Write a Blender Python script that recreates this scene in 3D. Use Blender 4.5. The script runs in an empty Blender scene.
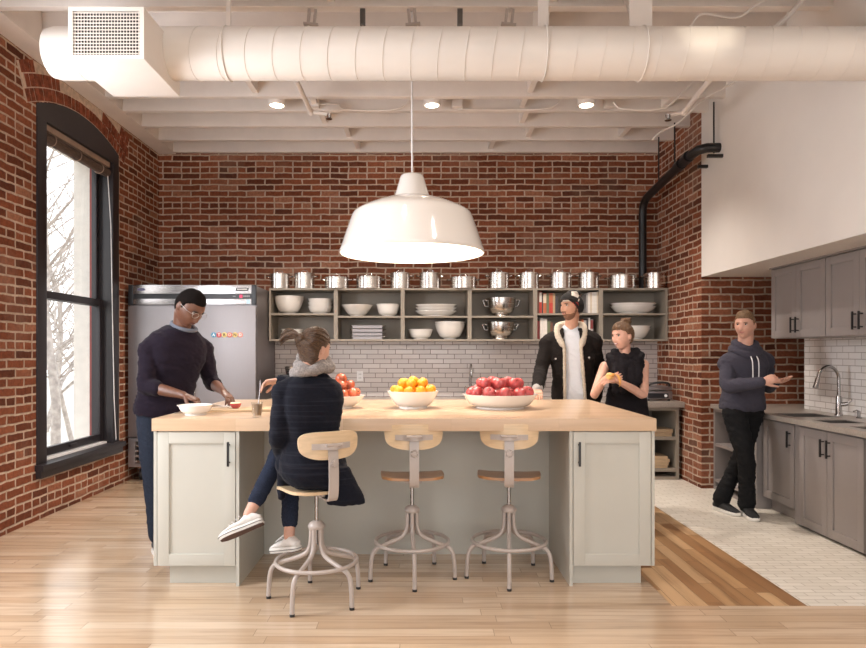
import bpy, bmesh, math, random
from mathutils import Vector, Matrix, noise
random.seed(7)
PI = math.pi
V = Vector
col = bpy.context.scene.collection
scene = bpy.context.scene
EYE = 1.35
FPX = 665.0
def at(px, py, Y):
    "a point of the room at depth Y (metres from the camera)"
    return V(((px - 420.0) * Y / FPX, Y, EYE - (py - 352.0) * Y / FPX))

# ------------------------------------------------------------------ materials
def _nt(name):
    m = bpy.data.materials.new(name); m.use_nodes = True
    nt = m.node_tree
    return m, nt, nt.nodes['Principled BSDF']
def lk(nt, a, b): nt.links.new(a, b)
def nd(nt, t, **kw):
    n = nt.nodes.new(t)
    for k, v in kw.items(): setattr(n, k, v)
    return n
def mth(nt, op, a, b=None):
    n = nd(nt, 'ShaderNodeMath', operation=op)
    for i, v in enumerate((a, b)):
        if v is None: continue
        if isinstance(v, (int, float)): n.inputs[i].default_value = v
        else: lk(nt, v, n.inputs[i])
    return n.outputs[0]
def ramp(nt, fac, stops):
    r = nd(nt, 'ShaderNodeValToRGB')
    el = r.color_ramp.elements
    while len(el) < len(stops): el.new(0.5)
    for e, (p, c) in zip(el, stops):
        e.position = p; e.color = (c[0], c[1], c[2], 1)
    lk(nt, fac, r.inputs[0])
    return r.outputs[0]
def mixc(nt, fac, a, b, blend='MIX'):
    n = nd(nt, 'ShaderNodeMix', data_type='RGBA', blend_type=blend)
    for s, v in ((0, fac), (6, a), (7, b)):
        if isinstance(v, (int, float)): n.inputs[s].default_value = v
        elif isinstance(v, (tuple, list)): n.inputs[s].default_value = (v[0], v[1], v[2], 1)
        else: lk(nt, v, n.inputs[s])
    return n.outputs[2]
def noise_tex(nt, vec, scale, detail=3, rough=.5):
    n = nd(nt, 'ShaderNodeTexNoise')
    n.inputs['Scale'].default_value = scale; n.inputs['Detail'].default_value = detail
    n.inputs['Roughness'].default_value = rough
    if vec is not None: lk(nt, vec, n.inputs['Vector'])
    return n.outputs[0]
def bump(nt, p, h, strength, dist=.01):
    b = nd(nt, 'ShaderNodeBump'); b.inputs['Strength'].default_value = strength
    b.inputs['Distance'].default_value = dist
    lk(nt, h, b.inputs['Height']); lk(nt, b.outputs[0], p.inputs['Normal'])
def ocoord(nt): return nd(nt, 'ShaderNodeTexCoord').outputs['Object']
def scaled(nt, vec, s):
    m = nd(nt, 'ShaderNodeMapping'); m.inputs['Scale'].default_value = s
    lk(nt, vec, m.inputs['Vector']); return m.outputs[0]

def plain(name, c, rough=.5, metal=0., var=.08, nscale=14., bmp=0., bscale=60., spec=.5, coat=0., sss=0., stretch=None, emit=None):
    m, nt, p = _nt(name)
    oc = ocoord(nt)
    if stretch: oc = scaled(nt, oc, stretch)
    n = noise_tex(nt, oc, nscale, 3)
    lo = tuple(max(0, x * (1 - var)) for x in c); hi = tuple(min(1, x * (1 + var)) for x in c)
    lk(nt, ramp(nt, n, [(.3, lo), (.7, hi)]), p.inputs['Base Color'])
    p.inputs['Roughness'].default_value = rough; p.inputs['Metallic'].default_value = metal
    p.inputs['Specular IOR Level'].default_value = spec
    p.inputs['Coat Weight'].default_value = coat
    if sss:
        p.inputs['Subsurface Weight'].default_value = sss
        p.inputs['Subsurface Radius'].default_value = (.02, .008, .005)
        p.inputs['Subsurface Scale'].default_value = .3
    if bmp: bump(nt, p, noise_tex(nt, oc, bscale, 4, .6), bmp, .01)
    if emit:
        p.inputs['Emission Color'].default_value = (*emit[0], 1); p.inputs['Emission Strength'].default_value = emit[1]
    return m

def cells(nt, u, v, w, h, gap, offs='half', header=0):
    """running-bond cells: returns (mask 1 inside / 0 joint, random per cell, second random)"""
    row = mth(nt, 'FLOOR', mth(nt, 'DIVIDE', v, h))
    if header:
        hd = mth(nt, 'COMPARE', mth(nt, 'MODULO', mth(nt, 'ADD', row, 600), header), 0.0)
        wv = mth(nt, 'SUBTRACT', w, mth(nt, 'MULTIPLY', hd, w * .5))
    else: wv = w
    if offs == 'random':
        wn = nd(nt, 'ShaderNodeTexWhiteNoise', noise_dimensions='1D'); lk(nt, row, wn.inputs['W'])
        off = mth(nt, 'MULTIPLY', wn.outputs[0], w)
    else:
        k = {'half': .5, 'third': .37}[offs]
        off = mth(nt, 'MULTIPLY', mth(nt, 'FRACT', mth(nt, 'MULTIPLY', row, k)), w)
    uu = mth(nt, 'DIVIDE', mth(nt, 'ADD', u, off), wv)
    vv = mth(nt, 'DIVIDE', v, h)
    cu = mth(nt, 'FLOOR', uu)
    fu = mth(nt, 'MULTIPLY', mth(nt, 'FRACT', uu), wv)
    fv = mth(nt, 'MULTIPLY', mth(nt, 'FRACT', vv), h)
    du = mth(nt, 'MINIMUM', fu, mth(nt, 'SUBTRACT', wv, fu))
    dv = mth(nt, 'MINIMUM', fv, mth(nt, 'SUBTRACT', h, fv))
    d = mth(nt, 'MINIMUM', du, dv)
    mr = nd(nt, 'ShaderNodeMapRange'); mr.interpolation_type = 'SMOOTHSTEP'
    lk(nt, d, mr.inputs[0]); mr.inputs[1].default_value = gap * .35; mr.inputs[2].default_value = gap * .75
    cmb = nd(nt, 'ShaderNodeCombineXYZ'); lk(nt, cu, cmb.inputs[0]); lk(nt, row, cmb.inputs[1])
    w1 = nd(nt, 'ShaderNodeTexWhiteNoise', noise_dimensions='2D'); lk(nt, cmb.outputs[0], w1.inputs['Vector'])
    sp = nd(nt, 'ShaderNodeSeparateColor'); lk(nt, w1.outputs['Color'], sp.inputs[0])
    return mr.outputs[0], sp.outputs[0], sp.outputs[1], row
def wall_uv(nt):
    "u runs along the wall whatever way it faces, v is the height"
    oc = ocoord(nt)
    s = nd(nt, 'ShaderNodeSeparateXYZ'); lk(nt, oc, s.inputs[0])
    g = nd(nt, 'ShaderNodeNewGeometry'); sn = nd(nt, 'ShaderNodeSeparateXYZ'); lk(nt, g.outputs['True Normal'], sn.inputs[0])
    isx = mth(nt, 'GREATER_THAN', mth(nt, 'ABSOLUTE', sn.outputs[0]), .5)
    u = mth(nt, 'ADD', mth(nt, 'MULTIPLY', isx, s.outputs[1]), mth(nt, 'MULTIPLY', mth(nt, 'SUBTRACT', 1.0, isx), s.outputs[0]))
    return oc, mth(nt, 'ADD', u, 50.0), mth(nt, 'ADD', s.outputs[2], 7.0)

def brick_mat(name, gain=1.0):
    m, nt, p = _nt(name)
    oc, u, v = wall_uv(nt)
    # uneven hand-laid joints
    wob = mth(nt, 'MULTIPLY', mth(nt, 'SUBTRACT', noise_tex(nt, oc, 3.0, 3), .5), .022)
    wob2 = mth(nt, 'MULTIPLY', mth(nt, 'SUBTRACT', noise_tex(nt, oc, 11.0, 2), .5), .016)
    v2 = mth(nt, 'ADD', mth(nt, 'ADD', v, wob), wob2)
    u2 = mth(nt, 'ADD', u, mth(nt, 'MULTIPLY', wob2, 1.5))
    mask, r1, r2, row = cells(nt, u2, v2, .218, .0697, .0145, 'half', header=6)
    g = gain
    br = ramp(nt, r1, [(0, (.10*g, .030*g, .015*g)), (.25, (.160*g, .046*g, .021*g)), (.62, (.215*g, .065*g, .030*g)), (.86, (.270*g, .090*g, .045*g)), (1, (.33*g, .15*g, .09*g))])
    n1 = noise_tex(nt, oc, 38, 4, .65)
    br = mixc(nt, .55, br, ramp(nt, n1, [(.3, (.42, .38, .36)), (.7, (1.3, 1.3, 1.3))]), 'MULTIPLY')
    mo = ramp(nt, noise_tex(nt, oc, 22, 4), [(.3, (.46, .34, .26)), (.7, (.66, .52, .41))])
    c = mixc(nt, mask, mo, br)
    # large weathered patches and lime smears
    big = noise_tex(nt, oc, 1.15, 5, .62)
    lime = ramp(nt, big, [(.52, (0, 0, 0)), (.72, (1, 1, 1))])
    c = mixc(nt, mth(nt, 'MULTIPLY', lime, .33), c, (.42, .31, .24))
    dark = ramp(nt, noise_tex(nt, scaled(nt, oc, (1, 1, 1.7)), .75, 3), [(.35, (.72, .70, .68)), (.65, (1, 1, 1))])
    c = mixc(nt, 1.0, c, dark, 'MULTIPLY')
    lk(nt, c, p.inputs['Base Color'])
    p.inputs['Roughness'].default_value = .85; p.inputs['Specular IOR Level'].default_value = .25
    hgt = mth(nt, 'ADD', mth(nt, 'MULTIPLY', mask, 1.0), mth(nt, 'MULTIPLY', n1, .5))
    bump(nt, p, hgt, .55, .012)
    return m
def tile_mat(name, c0, c1, grout, w, h, gap, offs='third', rough=.18):
    m, nt, p = _nt(name)
    oc, u, v = wall_uv(nt)
    mask, r1, r2, row = cells(nt, u, v, w, h, gap, offs)
    lk(nt, mixc(nt, mask, grout, ramp(nt, r1, [(0, c0), (1, c1)])), p.inputs['Base Color'])
    lk(nt, ramp(nt, mask, [(0, (.8,) * 3), (1, (rough,) * 3)]), p.inputs['Roughness'])
    bump(nt, p, mask, .25, .004)
    return m
def plank_mat(name, stops, w, L, along='X', rough=.3, gapd=.5, gap=.0022, grain=.35, coat=0.):
    m, nt, p = _nt(name)
    oc = ocoord(nt)
    s = nd(nt, 'ShaderNodeSeparateXYZ'); lk(nt, oc, s.inputs[0])
    a, b = (s.outputs[0], s.outputs[1]) if along == 'X' else (s.outputs[1], s.outputs[0])
    a = mth(nt, 'ADD', a, 40.0); b = mth(nt, 'ADD', b, 40.0)
    mask, r1, r2, row = cells(nt, a, b, L, w, gap, 'random')
    base = ramp(nt, r1, stops)
    sc = (1.6, 26, 26) if along == 'X' else (26, 1.6, 26)
    cmb = nd(nt, 'ShaderNodeCombineXYZ'); lk(nt, mth(nt, 'MULTIPLY', r1, 31.0), cmb.inputs[2])
    add = nd(nt, 'ShaderNodeVectorMath', operation='ADD'); lk(nt, scaled(nt, oc, sc), add.inputs[0]); lk(nt, cmb.outputs[0], add.inputs[1])
    gr = noise_tex(nt, add.outputs[0], 1.0, 5, .6)
    c = mixc(nt, grain, base, ramp(nt, gr, [(.28, (.45, .36, .30)), (.5, (.95, .93, .9)), (.75, (1.12, 1.1, 1.08))]), 'MULTIPLY')
    # mineral streaks
    st = noise_tex(nt, add.outputs[0], .45, 2, .5)
    c = mixc(nt, mth(nt, 'MULTIPLY', ramp(nt, st, [(.66, (0,) * 3), (.78, (1,) * 3)]), .5), c, tuple(x * .45 for x in stops[0][1]))
    c = mixc(nt, mask, tuple(x * gapd for x in stops[0][1]), c)
    lk(nt, c, p.inputs['Base Color'])
    lk(nt, ramp(nt, gr, [(.2, (rough * .85,) * 3), (.8, (rough * 1.2,) * 3)]), p.inputs['Roughness'])
    p.inputs['Coat Weight'].default_value = coat; p.inputs['Coat Roughness'].default_value = .15
    bump(nt, p, mask, .12, .002)
    return m
def floor_tile_mat(name):
    m, nt, p = _nt(name)
    oc = ocoord(nt)
    s = nd(nt, 'ShaderNodeSeparateXYZ'); lk(nt, oc, s.inputs[0])
    mask, r1, r2, row = cells(nt, mth(nt, 'ADD', s.outputs[0], 40.0), mth(nt, 'ADD', s.outputs[1], 40.0), .15, .052, .006, 'half')
    lk(nt, mixc(nt, mask, (.50, .45, .375), ramp(nt, r1, [(0, (.68, .635, .555)), (1, (.77, .725, .65))])), p.inputs['Base Color'])
    p.inputs['Roughness'].default_value = .42
    bump(nt, p, mask, .3, .003)
    return m
def steel_mat(name, c=(.62, .60, .59), rough=.28, stretch=(1, 1, 60)):
    m, nt, p = _nt(name)
    n = noise_tex(nt, scaled(nt, ocoord(nt), stretch), 6, 3)
    lk(nt, ramp(nt, n, [(.3, tuple(x * .9 for x in c)), (.7, c)]), p.inputs['Base Color'])
    lk(nt, ramp(nt, n, [(.2, (rough * .8,) * 3), (.8, (rough * 1.25,) * 3)]), p.inputs['Roughness'])
    p.inputs['Metallic'].default_value = 1.0
    return m
def glass_mat(name, tint=(1, 1, 1), refl=.06):
    m = bpy.data.materials.new(name); m.use_nodes = True; nt = m.node_tree; nt.nodes.clear()
    o = nd(nt, 'ShaderNodeOutputMaterial'); t = nd(nt, 'ShaderNodeBsdfTransparent'); g = nd(nt, 'ShaderNodeBsdfGlossy')
    t.inputs[0].default_value = (*tint, 1); g.inputs['Roughness'].default_value = .02
    lw = nd(nt, 'ShaderNodeLayerWeight'); lw.inputs[0].default_value = .5
    fr_ = mth(nt, 'ADD', mth(nt, 'MULTIPLY', mth(nt, 'POWER', lw.outputs['Facing'], 5.0), .6), .03)
    mx = nd(nt, 'ShaderNodeMixShader'); lk(nt, fr_, mx.inputs[0]); lk(nt, t.outputs[0], mx.inputs[1]); lk(nt, g.outputs[0], mx.inputs[2])
    lk(nt, mx.outputs[0], o.inputs[0]); return m
def fabric(name, c, var=.18, nscale=120., bmp=.5, bscale=300., rough=.95, sheen=.0, stripes=None):
    m, nt, p = _nt(name)
    oc = ocoord(nt)
    n = noise_tex(nt, oc, nscale, 3, .7)
    cc = ramp(nt, n, [(.25, tuple(x * (1 - var) for x in c)), (.75, tuple(x * (1 + var) for x in c))])
    if stripes:
        sx = noise_tex(nt, scaled(nt, oc, (2, 2, 70)), 1.0, 2)
        cc = mixc(nt, ramp(nt, sx, [(.56, (0,) * 3), (.66, (1,) * 3)]), cc, stripes)
    lk(nt, cc, p.inputs['Base Color'])
    p.inputs['Roughness'].default_value = rough; p.inputs['Specular IOR Level'].default_value = .2
    p.inputs['Sheen Weight'].default_value = sheen; p.inputs['Sheen Roughness'].default_value = .5
    bump(nt, p, noise_tex(nt, oc, bscale, 2), bmp * .3, .004)
    return m

M = {}
M['brick'] = brick_mat('old_red_brick', 1.22)
M['brick_arch'] = plain('arch_brick', (.25, .075, .042), .85, var=.45, nscale=22, bmp=.5, bscale=90, spec=.2)
M['mortar'] = plain('lime_mortar', (.60, .47, .37), .9, var=.2, nscale=25, bmp=.4)
M['white_paint'] = plain('warm_white_ceiling_paint', (.76, .70, .655), .55, var=.035, nscale=5, bmp=.12, bscale=35)
M['drywall'] = plain('white_drywall', (.76, .725, .69), .6, var=.02, nscale=3, bmp=.05, bscale=80)
M['duct'] = plain('white_painted_duct', (.76, .71, .66), .42, var=.02, nscale=4)
M['maple'] = plank_mat('light_maple_floor', [(0, (.53, .37, .24)), (.35, (.61, .445, .30)), (.7, (.67, .505, .355)), (1, (.72, .56, .41))], .083, 1.15, 'X', .2, grain=.5, coat=.8)
M['oak'] = plank_mat('brown_plank_floor', [(0, (.22, .105, .045)), (.3, (.36, .195, .09)), (.65, (.48, .29, .145)), (1, (.60, .40, .225))], .086, .75, 'Y', .33, grain=.6, gapd=.6)
M['butcher'] = plank_mat('maple_butcher_block', [(0, (.55, .375, .24)), (.5, (.60, .425, .28)), (1, (.65, .475, .325))], .045, .62, 'X', .3, gapd=.85, gap=.0012, grain=.22, coat=.2)
M['ftile'] = floor_tile_mat('white_brick_floor_tile')
M['wtile'] = tile_mat('grey_white_subway_tile', (.56, .50, .48), (.66, .60, .575), (.20, .165, .15), .205, .0555, .0062)
M['ktile'] = tile_mat('white_subway_tile', (.80, .78, .77), (.88, .86, .85), (.40, .36, .34), .155, .0535, .0055, 'half', .15)
M['isl'] = plain('pale_sage_cabinet_paint', (.52, .51, .455), .42, var=.02, nscale=4)
M['grey_cab'] = plain('taupe_grey_cabinet_paint', (.275, .245, .235), .42, var=.03, nscale=4)
M['shelf'] = plain('grey_shelf_paint', (.265, .228, .185), .5, var=.03, nscale=5)
M['quartz'] = plain('grey_stone_worktop', (.33, .29, .255), .3, var=.12, nscale=90)
M['black'] = plain('black_metal', (.012, .011, .012), .4, var=.2, spec=.5)
M['blackplastic'] = plain('black_plastic', (.015, .015, .018), .35, var=.2)
M['char'] = plain('charcoal_window_paint', (.020, .016, .019), .38, var=.1, nscale=8)
M['steel'] = steel_mat('brushed_steel', (.34, .315, .32), .45, (60, 60, 1))
M['steelp'] = steel_mat('polished_steel', (.70, .66, .62), .24, (1, 1, 30))
M['steelh'] = steel_mat('brushed_header_steel', (.48, .455, .45), .24, (1, 60, 60))
M['dsteel'] = steel_mat('dark_sink_steel', (.22, .21, .20), .35)
M['chrome'] = steel_mat('chrome', (.42, .40, .39), .18, (1, 1, 1))
M['porc'] = plain('white_porcelain', (.80, .77, .73), .16, var=.015, nscale=6, coat=.3)
M['stool'] = plain('warm_grey_enamel', (.46, .40, .365), .35, var=.03, nscale=8, metal=.0, coat=.2)
M['ply'] = plain('pale_maple_ply', (.70, .52, .325), .32, var=.08, nscale=5, stretch=(1, 8, 14), coat=.3)
M['brownwood'] = plain('brown_wood_seat', (.40, .20, .085), .3, var=.14, nscale=5, stretch=(1, 12, 12), coat=.3)
M['boxwood'] = plain('pale_wood_box', (.50, .36, .22), .6, var=.15, nscale=6, stretch=(1, 10, 10))
M['lampw'] = plain('white_enamel_shade', (.80, .76, .72), .13, var=.01, nscale=3, coat=.5)
M['lampin'] = plain('cream_shade_inside', (.86, .82, .74), .45, var=.01, nscale=3)
M['bulb'] = plain('lit_bulb', (1, .9, .7), .5, emit=((1, .82, .58), 9.0))
M['lens'] = plain('lit_downlight_lens', (1, .95, .85), .5, emit=((1, .88, .7), 14.0))
M['glass'] = glass_mat('window_glass')
M['cglass'] = glass_mat('clear_glass', (.96, .97, .96))
M['cream'] = plain('cream_exterior_paint', (.72, .68, .62), .7, var=.05)
M['redtrim'] = plain('red_exterior_edge', (.26, .06, .05), .7, var=.15)
M['blind'] = plain('woven_brown_blind', (.10, .065, .05), .8, var=.6, nscale=9, stretch=(1, 1, 40), bmp=.4)
M['tan'] = plain('tan_blind_rail', (.36, .255, .20), .6, var=.1)
M['bark'] = plain('grey_tree_bark', (.40, .35, .31), .9, var=.3, nscale=10, bmp=.5)
M['ground'] = plain('pale_street_ground', (.50, .46, .40), .9, var=.25, nscale=1.2)
M['orange'] = plain('orange_peel', (.86, .36, .015), .42, var=.12, nscale=9, bmp=.3, bscale=220, sss=.1)
M['applered'] = plain('red_apple_skin', (.43, .062, .062), .25, var=.28, nscale=14, stretch=(3, 3, .5), coat=.3)
M['apple'] = plain('yellow_red_apple_skin', (.50, .115, .05), .26, var=.7, nscale=11, coat=.3)
M['stem'] = plain('brown_fruit_stem', (.07, .04, .02), .8)
M['flesh'] = plain('cream_apple_flesh', (.80, .68, .45), .5, var=.05)
M['coffee'] = plain('milky_coffee', (.36, .24, .155), .4, var=.12)
M['pwhite'] = plain('white_paper', (.82, .80, .80), .7, var=.02)

# ------------------------------------------------------------------ mesh builder
class MB:
    def __init__(s): s.v = []; s.f = []; s.mi = []
    def add(s, vs, fs, mi=0):
        b = len(s.v); s.v += [V(q) for q in vs]; s.f += [tuple(b + i for i in q) for q in fs]; s.mi += [mi] * len(fs); return s
    def box(s, x0, x1, y0, y1, z0, z1, mi=0, bev=0.):
        x0, x1 = min(x0, x1), max(x0, x1); y0, y1 = min(y0, y1), max(y0, y1); z0, z1 = min(z0, z1), max(z0, z1)
        b = min(bev, (x1-x0)*.45, (y1-y0)*.45, (z1-z0)*.45)
        if b <= 0:
            return s.add([(x0,y0,z0),(x1,y0,z0),(x1,y1,z0),(x0,y1,z0),(x0,y0,z1),(x1,y0,z1),(x1,y1,z1),(x0,y1,z1)],
                         [(0,3,2,1),(4,5,6,7),(0,1,5,4),(1,2,6,5),(2,3,7,6),(3,0,4,7)], mi)
        bm = bmesh.new(); bmesh.ops.create_cube(bm, size=1)
        for q in bm.verts: q.co = V(((x0+x1)/2 + q.co.x*(x1-x0), (y0+y1)/2 + q.co.y*(y1-y0), (z0+z1)/2 + q.co.z*(z1-z0)))
        bmesh.ops.bevel(bm, geom=bm.edges[:], offset=b, segments=2, affect='EDGES', profile=.7)
        bm.verts.index_update()
        s.add([q.co.copy() for q in bm.verts], [tuple(q.index for q in f.verts) for f in bm.faces], mi); bm.free(); return s
    def ring_loft(s, rings, mi=0, cap=True, closed=False):
        n = len(rings[0]); b = len(s.v)
        for r in rings: s.v += [V(q) for q in r]
        m = len(rings)
        for i in range(m if closed else m - 1):
            a0 = b + i * n; a1 = b + ((i + 1) % m) * n
            for j in range(n):
                k = (j + 1) % n
                s.f.append((a0 + j, a0 + k, a1 + k, a1 + j)); s.mi.append(mi)
        if cap and not closed:
            s.f.append(tuple(b + j for j in range(n - 1, -1, -1))); s.mi.append(mi)
            s.f.append(tuple(b + (m - 1) * n + j for j in range(n))); s.mi.append(mi)
        return s
    def tube(s, pts, r, n=12, mi=0, closed=False, caps=False):
        pts = [V(q) for q in pts]; m = len(pts)
        rs = r if isinstance(r, (list, tuple)) else [r] * m
        tang = []
        for i in range(m):
            if closed: t = pts[(i+1) % m] - pts[i-1]
            else: t = pts[min(i+1, m-1)] - pts[max(i-1, 0)]
            tang.append(t.normalized() if t.length > 1e-9 else V((0,0,1)))
        up = V((0,0,1)) if abs(tang[0].z) < .9 else V((1,0,0))
        nrm = tang[0].cross(up).normalized(); rings = []
        for i in range(m):
            nrm = (nrm - tang[i] * nrm.dot(tang[i]))
            nrm = nrm.normalized() if nrm.length > 1e-6 else tang[i].orthogonal().normalized()
            bn = tang[i].cross(nrm)
            rings.append([pts[i] + (nrm * math.cos(2*PI*j/n) + bn * math.sin(2*PI*j/n)) * rs[i] for j in range(n)])
        if caps:   # rounded ends
            def endr(p, t, r0, ring):
                return [[p + t * r0 * math.sin(a) + (q - p) * math.cos(a) for q in ring] for a in (.5, 1.0, 1.4)]
            rings = list(reversed(endr(pts[0], -tang[0], rs[0], rings[0]))) + rings + endr(pts[-1], tang[-1], rs[-1], rings[-1])
        return s.ring_loft(rings, mi, True, closed)
    def lathe(s, prof, c=(0,0,0), n=40, mi=0, axis='Z', sx=1., sy=1., cap=True):
        c = V(c); rings = []
        for r, z in prof:
            r = max(r, 1e-4); q = []
            for j in range(n):
                a = 2*PI*j/n; x, y = r*math.cos(a)*sx, r*math.sin(a)*sy
                q.append(c + (V((x, y, z)) if axis == 'Z' else V((z, x, y)) if axis == 'X' else V((y, z, x))))
            rings.append(q)
        return s.ring_loft(rings, mi, cap)
    def prism(s, poly, ax, a, b, mi=0):
        "poly in the other two axes (in order x,y,z without ax), extruded along ax from a to b"
        n = len(poly)
        def pt(q, w): return (w, q[0], q[1]) if ax == 'X' else (q[0], w, q[1]) if ax == 'Y' else (q[0], q[1], w)
        vs = [pt(q, a) for q in poly] + [pt(q, b) for q in poly]
        fs = [tuple(range(n)), tuple(range(2*n-1, n-1, -1))] + [(i, i+n, (i+1) % n + n, (i+1) % n) for i in range(n)]
        return s.add(vs, fs, mi)
    def sphere(s, c, r, n=20, mi=0, sc=(1,1,1)):
        c = V(c); k = max(8, n // 2 + 2); rings = []
        for i in range(k):
            t = -PI/2 + PI * i / (k-1); rr = max(math.cos(t), 1e-3)
            rings.append([c + V((math.cos(2*PI*j/n)*rr*r*sc[0], math.sin(2*PI*j/n)*rr*r*sc[1], math.sin(t)*r*sc[2])) for j in range(n)])
        return s.ring_loft(rings, mi, True)
    def xf(s, mat, start=0):
        for i in range(start, len(s.v)): s.v[i] = mat @ s.v[i]
        return s
    def mesh(s, name, mats, smooth=None):
        me = bpy.data.meshes.new(name)
        me.from_pydata([tuple(q) for q in s.v], [], s.f)
        mats = mats if isinstance(mats, (list, tuple)) else [mats]
        for m in mats: me.materials.append(m)
        for p, i in zip(me.polygons, s.mi): p.material_index = i
        bm = bmesh.new(); bm.from_mesh(me); bmesh.ops.recalc_face_normals(bm, faces=bm.faces); bm.to_mesh(me); bm.free()
        if smooth is not None:
            me.polygons.foreach_set('use_smooth', [True] * len(me.polygons))
            me.set_sharp_from_angle(angle=math.radians(smooth))
        me.update(); return me
    def build(s, name, mats, parent=None, smooth=40):
        o = bpy.data.objects.new(name, s.mesh(name, mats, smooth)); col.objects.link(o)
        if parent: o.parent = parent
        return o
def tag(o, label=None, cat=None, group=None, kind=None):
    if label: o['label'] = label
    if cat: o['category'] = cat
    if group: o['group'] = group
    if kind: o['kind'] = kind
    return o
def empty(name, loc, rz=0., label=None, cat=None, group=None):
    o = bpy.data.objects.new(name, None); col.objects.link(o)
    o.location = loc; o.rotation_euler = (0, 0, rz); o.empty_display_size = .1
    return tag(o, label, cat, group)
def copy_tree(o, loc=None, rz=None, label=None, group=None):
    c = o.copy(); col.objects.link(c)
    if loc is not None: c.location = loc
    if rz is not None: c.rotation_euler = (0, 0, rz)
    if label: c['label'] = label
    if group: c['group'] = group
    for ch in [q for q in bpy.data.objects if q.parent == o]:
        d = ch.copy(); col.objects.link(d); d.parent = c
        for g in [q for q in bpy.data.objects if q.parent == ch]:
            e = g.copy(); col.objects.link(e); e.parent = d
    return c
def struct(name, mb, mats, label, smooth=40):
    return tag(mb.build(name, mats, None, smooth), label, None, None, 'structure')
def center_origin(o, c):
    "move the origin of a world-space mesh to c"
    c = V(c); o.data.transform(Matrix.Translation(-c)); o.location = c; return o

# ------------------------------------------------------------------ the setting
XL, YB, XR, YP, ZC, ZD = -3.07, 7.82, 2.785, 6.58, 3.678, 3.93
YF = -5.0
fl = MB().box(XL - .4, 4.3, YF, 3.535, -.06, 0).box(XL - .4, 1.34, 3.535, YB, -.06, 0)
struct('floor', fl, M['maple'], 'light maple strip floor running across the room')
struct('floor_walkway', MB().box(1.34, 2.06, 3.535, YB, -.06, 0), M['oak'], 'brown mixed plank floor strip beside the island')
struct('floor_tile', MB().box(2.06, 4.3, 3.535, YB, -.06, 0), M['ftile'], 'small white brick-shaped floor tiles along the kitchen')

W0, W1, WZ0 = 5.317, 6.76, .36
arch = []
for i in range(25):
    t = i / 24; y = W0 + (W1 - W0) * t
    arch.append((y, 3.345 + .145 * (1 - (2*t - 1) ** 2)))
wl = MB()
XO = -3.45
wl.box(XO, XL, YF, W0, 0, ZD).box(XO, XL, W1, YB + .3, 0, ZD).box(XO, XL, W0, W1, 0, WZ0)
for i in range(24):
    (ya, za), (yb, zb) = arch[i], arch[i+1]
    wl.prism([(ya, za), (yb, zb), (yb, ZD), (ya, ZD)], 'X', XO, XL)
struct('wall_left', wl, M['brick'], 'old red brick wall around the tall window', None)
struct('wall_back', MB().box(XO, 4.3, YB, YB + .3, 0, ZD), M['brick'], 'old red brick wall behind the open shelves', None)
struct('wall_right', MB().box(XR, 4.3, YP, YB, 0, ZD), M['brick'], 'red brick pier beside the shelves', None)
struct('wall_back_tile', MB().box(-1.70, XR, YB - .016, YB, .83, 1.475), M['wtile'], 'grey white subway tile backsplash under the open shelves', None)
struct('wall_right_upper', MB().box(XR, 4.3, 2.3, YP, 2.092, ZD), M['drywall'], 'white plaster bulkhead above the wall cabinets', None)
struct('wall_kitchen', MB().box(3.49, 4.3, 2.3, 6.04, 0, 2.092), M['ktile'], 'white subway tile wall behind the kitchen tap', None)

struct('wall_side', MB().box(4.3, 4.45, YF, YB, 0, ZD).box(2.785, 4.3, 2.18, 2.3, 0, ZD), M['drywall'], 'plain white side wall beyond the kitchen', None)
# brick arch over the window: two rings of brick on edge
ar = MB()
def arcpt(t, d):
    y = W0 + (W1 - W0) * t; s = 2*t - 1
    nz = V((0, .40 * s, 1)).normalized()
    return V((0, y, 3.345 + .145 * (1 - s*s))) + nz * d
for ring, (d0, d1, n, sh) in enumerate(((.012, .108, 24, 0), (.118, .214, 25, .5), (.224, .315, 26, 0))):
    for k in range(-2, n + 2):
        t0, t1 = (k + .11 + sh) / n, (k + .89 + sh) / n
        q = [arcpt(t0, d0), arcpt(t1, d0), arcpt(t1, d1), arcpt(t0, d1)]
        if max(p.z for p in q) > ZC - .004: continue
        j = random.uniform(.006, .012)
        ar.prism([(p.y, p.z) for p in q], 'X', XL + .0005, XL + j)
bk = [(arcpt(-.07, -.0), arcpt(1.07, -.0))]
lo = [arcpt(-.09 + 1.18 * i / 40, .006) for i in range(41)]; hi = [arcpt(-.09 + 1.18 * i / 40, .31) for i in range(41)]
for i in range(40):
    a, b, c, d = lo[i], lo[i+1], hi[i+1], hi[i]
    ar.prism([(p.y, min(p.z, ZC - .004)) for p in (a, b, c, d)], 'X', XL + .0002, XL + .002, 1)
struct('trim_1', ar, [M['brick_arch'], M['mortar']], 'arch of bricks on edge above the window', None)

# window
win = tag(empty('window_1', (XL, 6.04, .36)), 'tall arched charcoal window in the left brick wall', None, None, 'structure')
def wmb(): return MB()
def wpart(mb, name, mats, par=win, smooth=40):
    mb.xf(Matrix.Translation(-V((XL, 6.04, .36)))); return mb.build(name, mats, par, smooth)
cw = .135
fr = MB()
fr.box(-3.19, -3.058, W0, W0 + cw, .40, 3.24, bev=.004).box(-3.19, -3.058, W1 - cw, W1, .40, 3.24, bev=.004)
poly = [(W0, 3.24)] + arch + [(W1, 3.24)]
for i in range(24):
    (ya, za), (yb, zb) = arch[i], arch[i+1]
    fr.prism([(ya, 3.24), (yb, 3.24), (yb, zb), (ya, za)], 'X', -3.19, -3.062)
fr.box(-3.27, -3.17, W0, W0 + cw + .005, .40, 3.35).box(-3.27, -3.17, W1 - cw - .005, W1, .40, 3.35).box(-3.27, -3.17, W0, W1, 3.235, 3.35)
wpart(fr, 'casing', M['char'])
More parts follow.
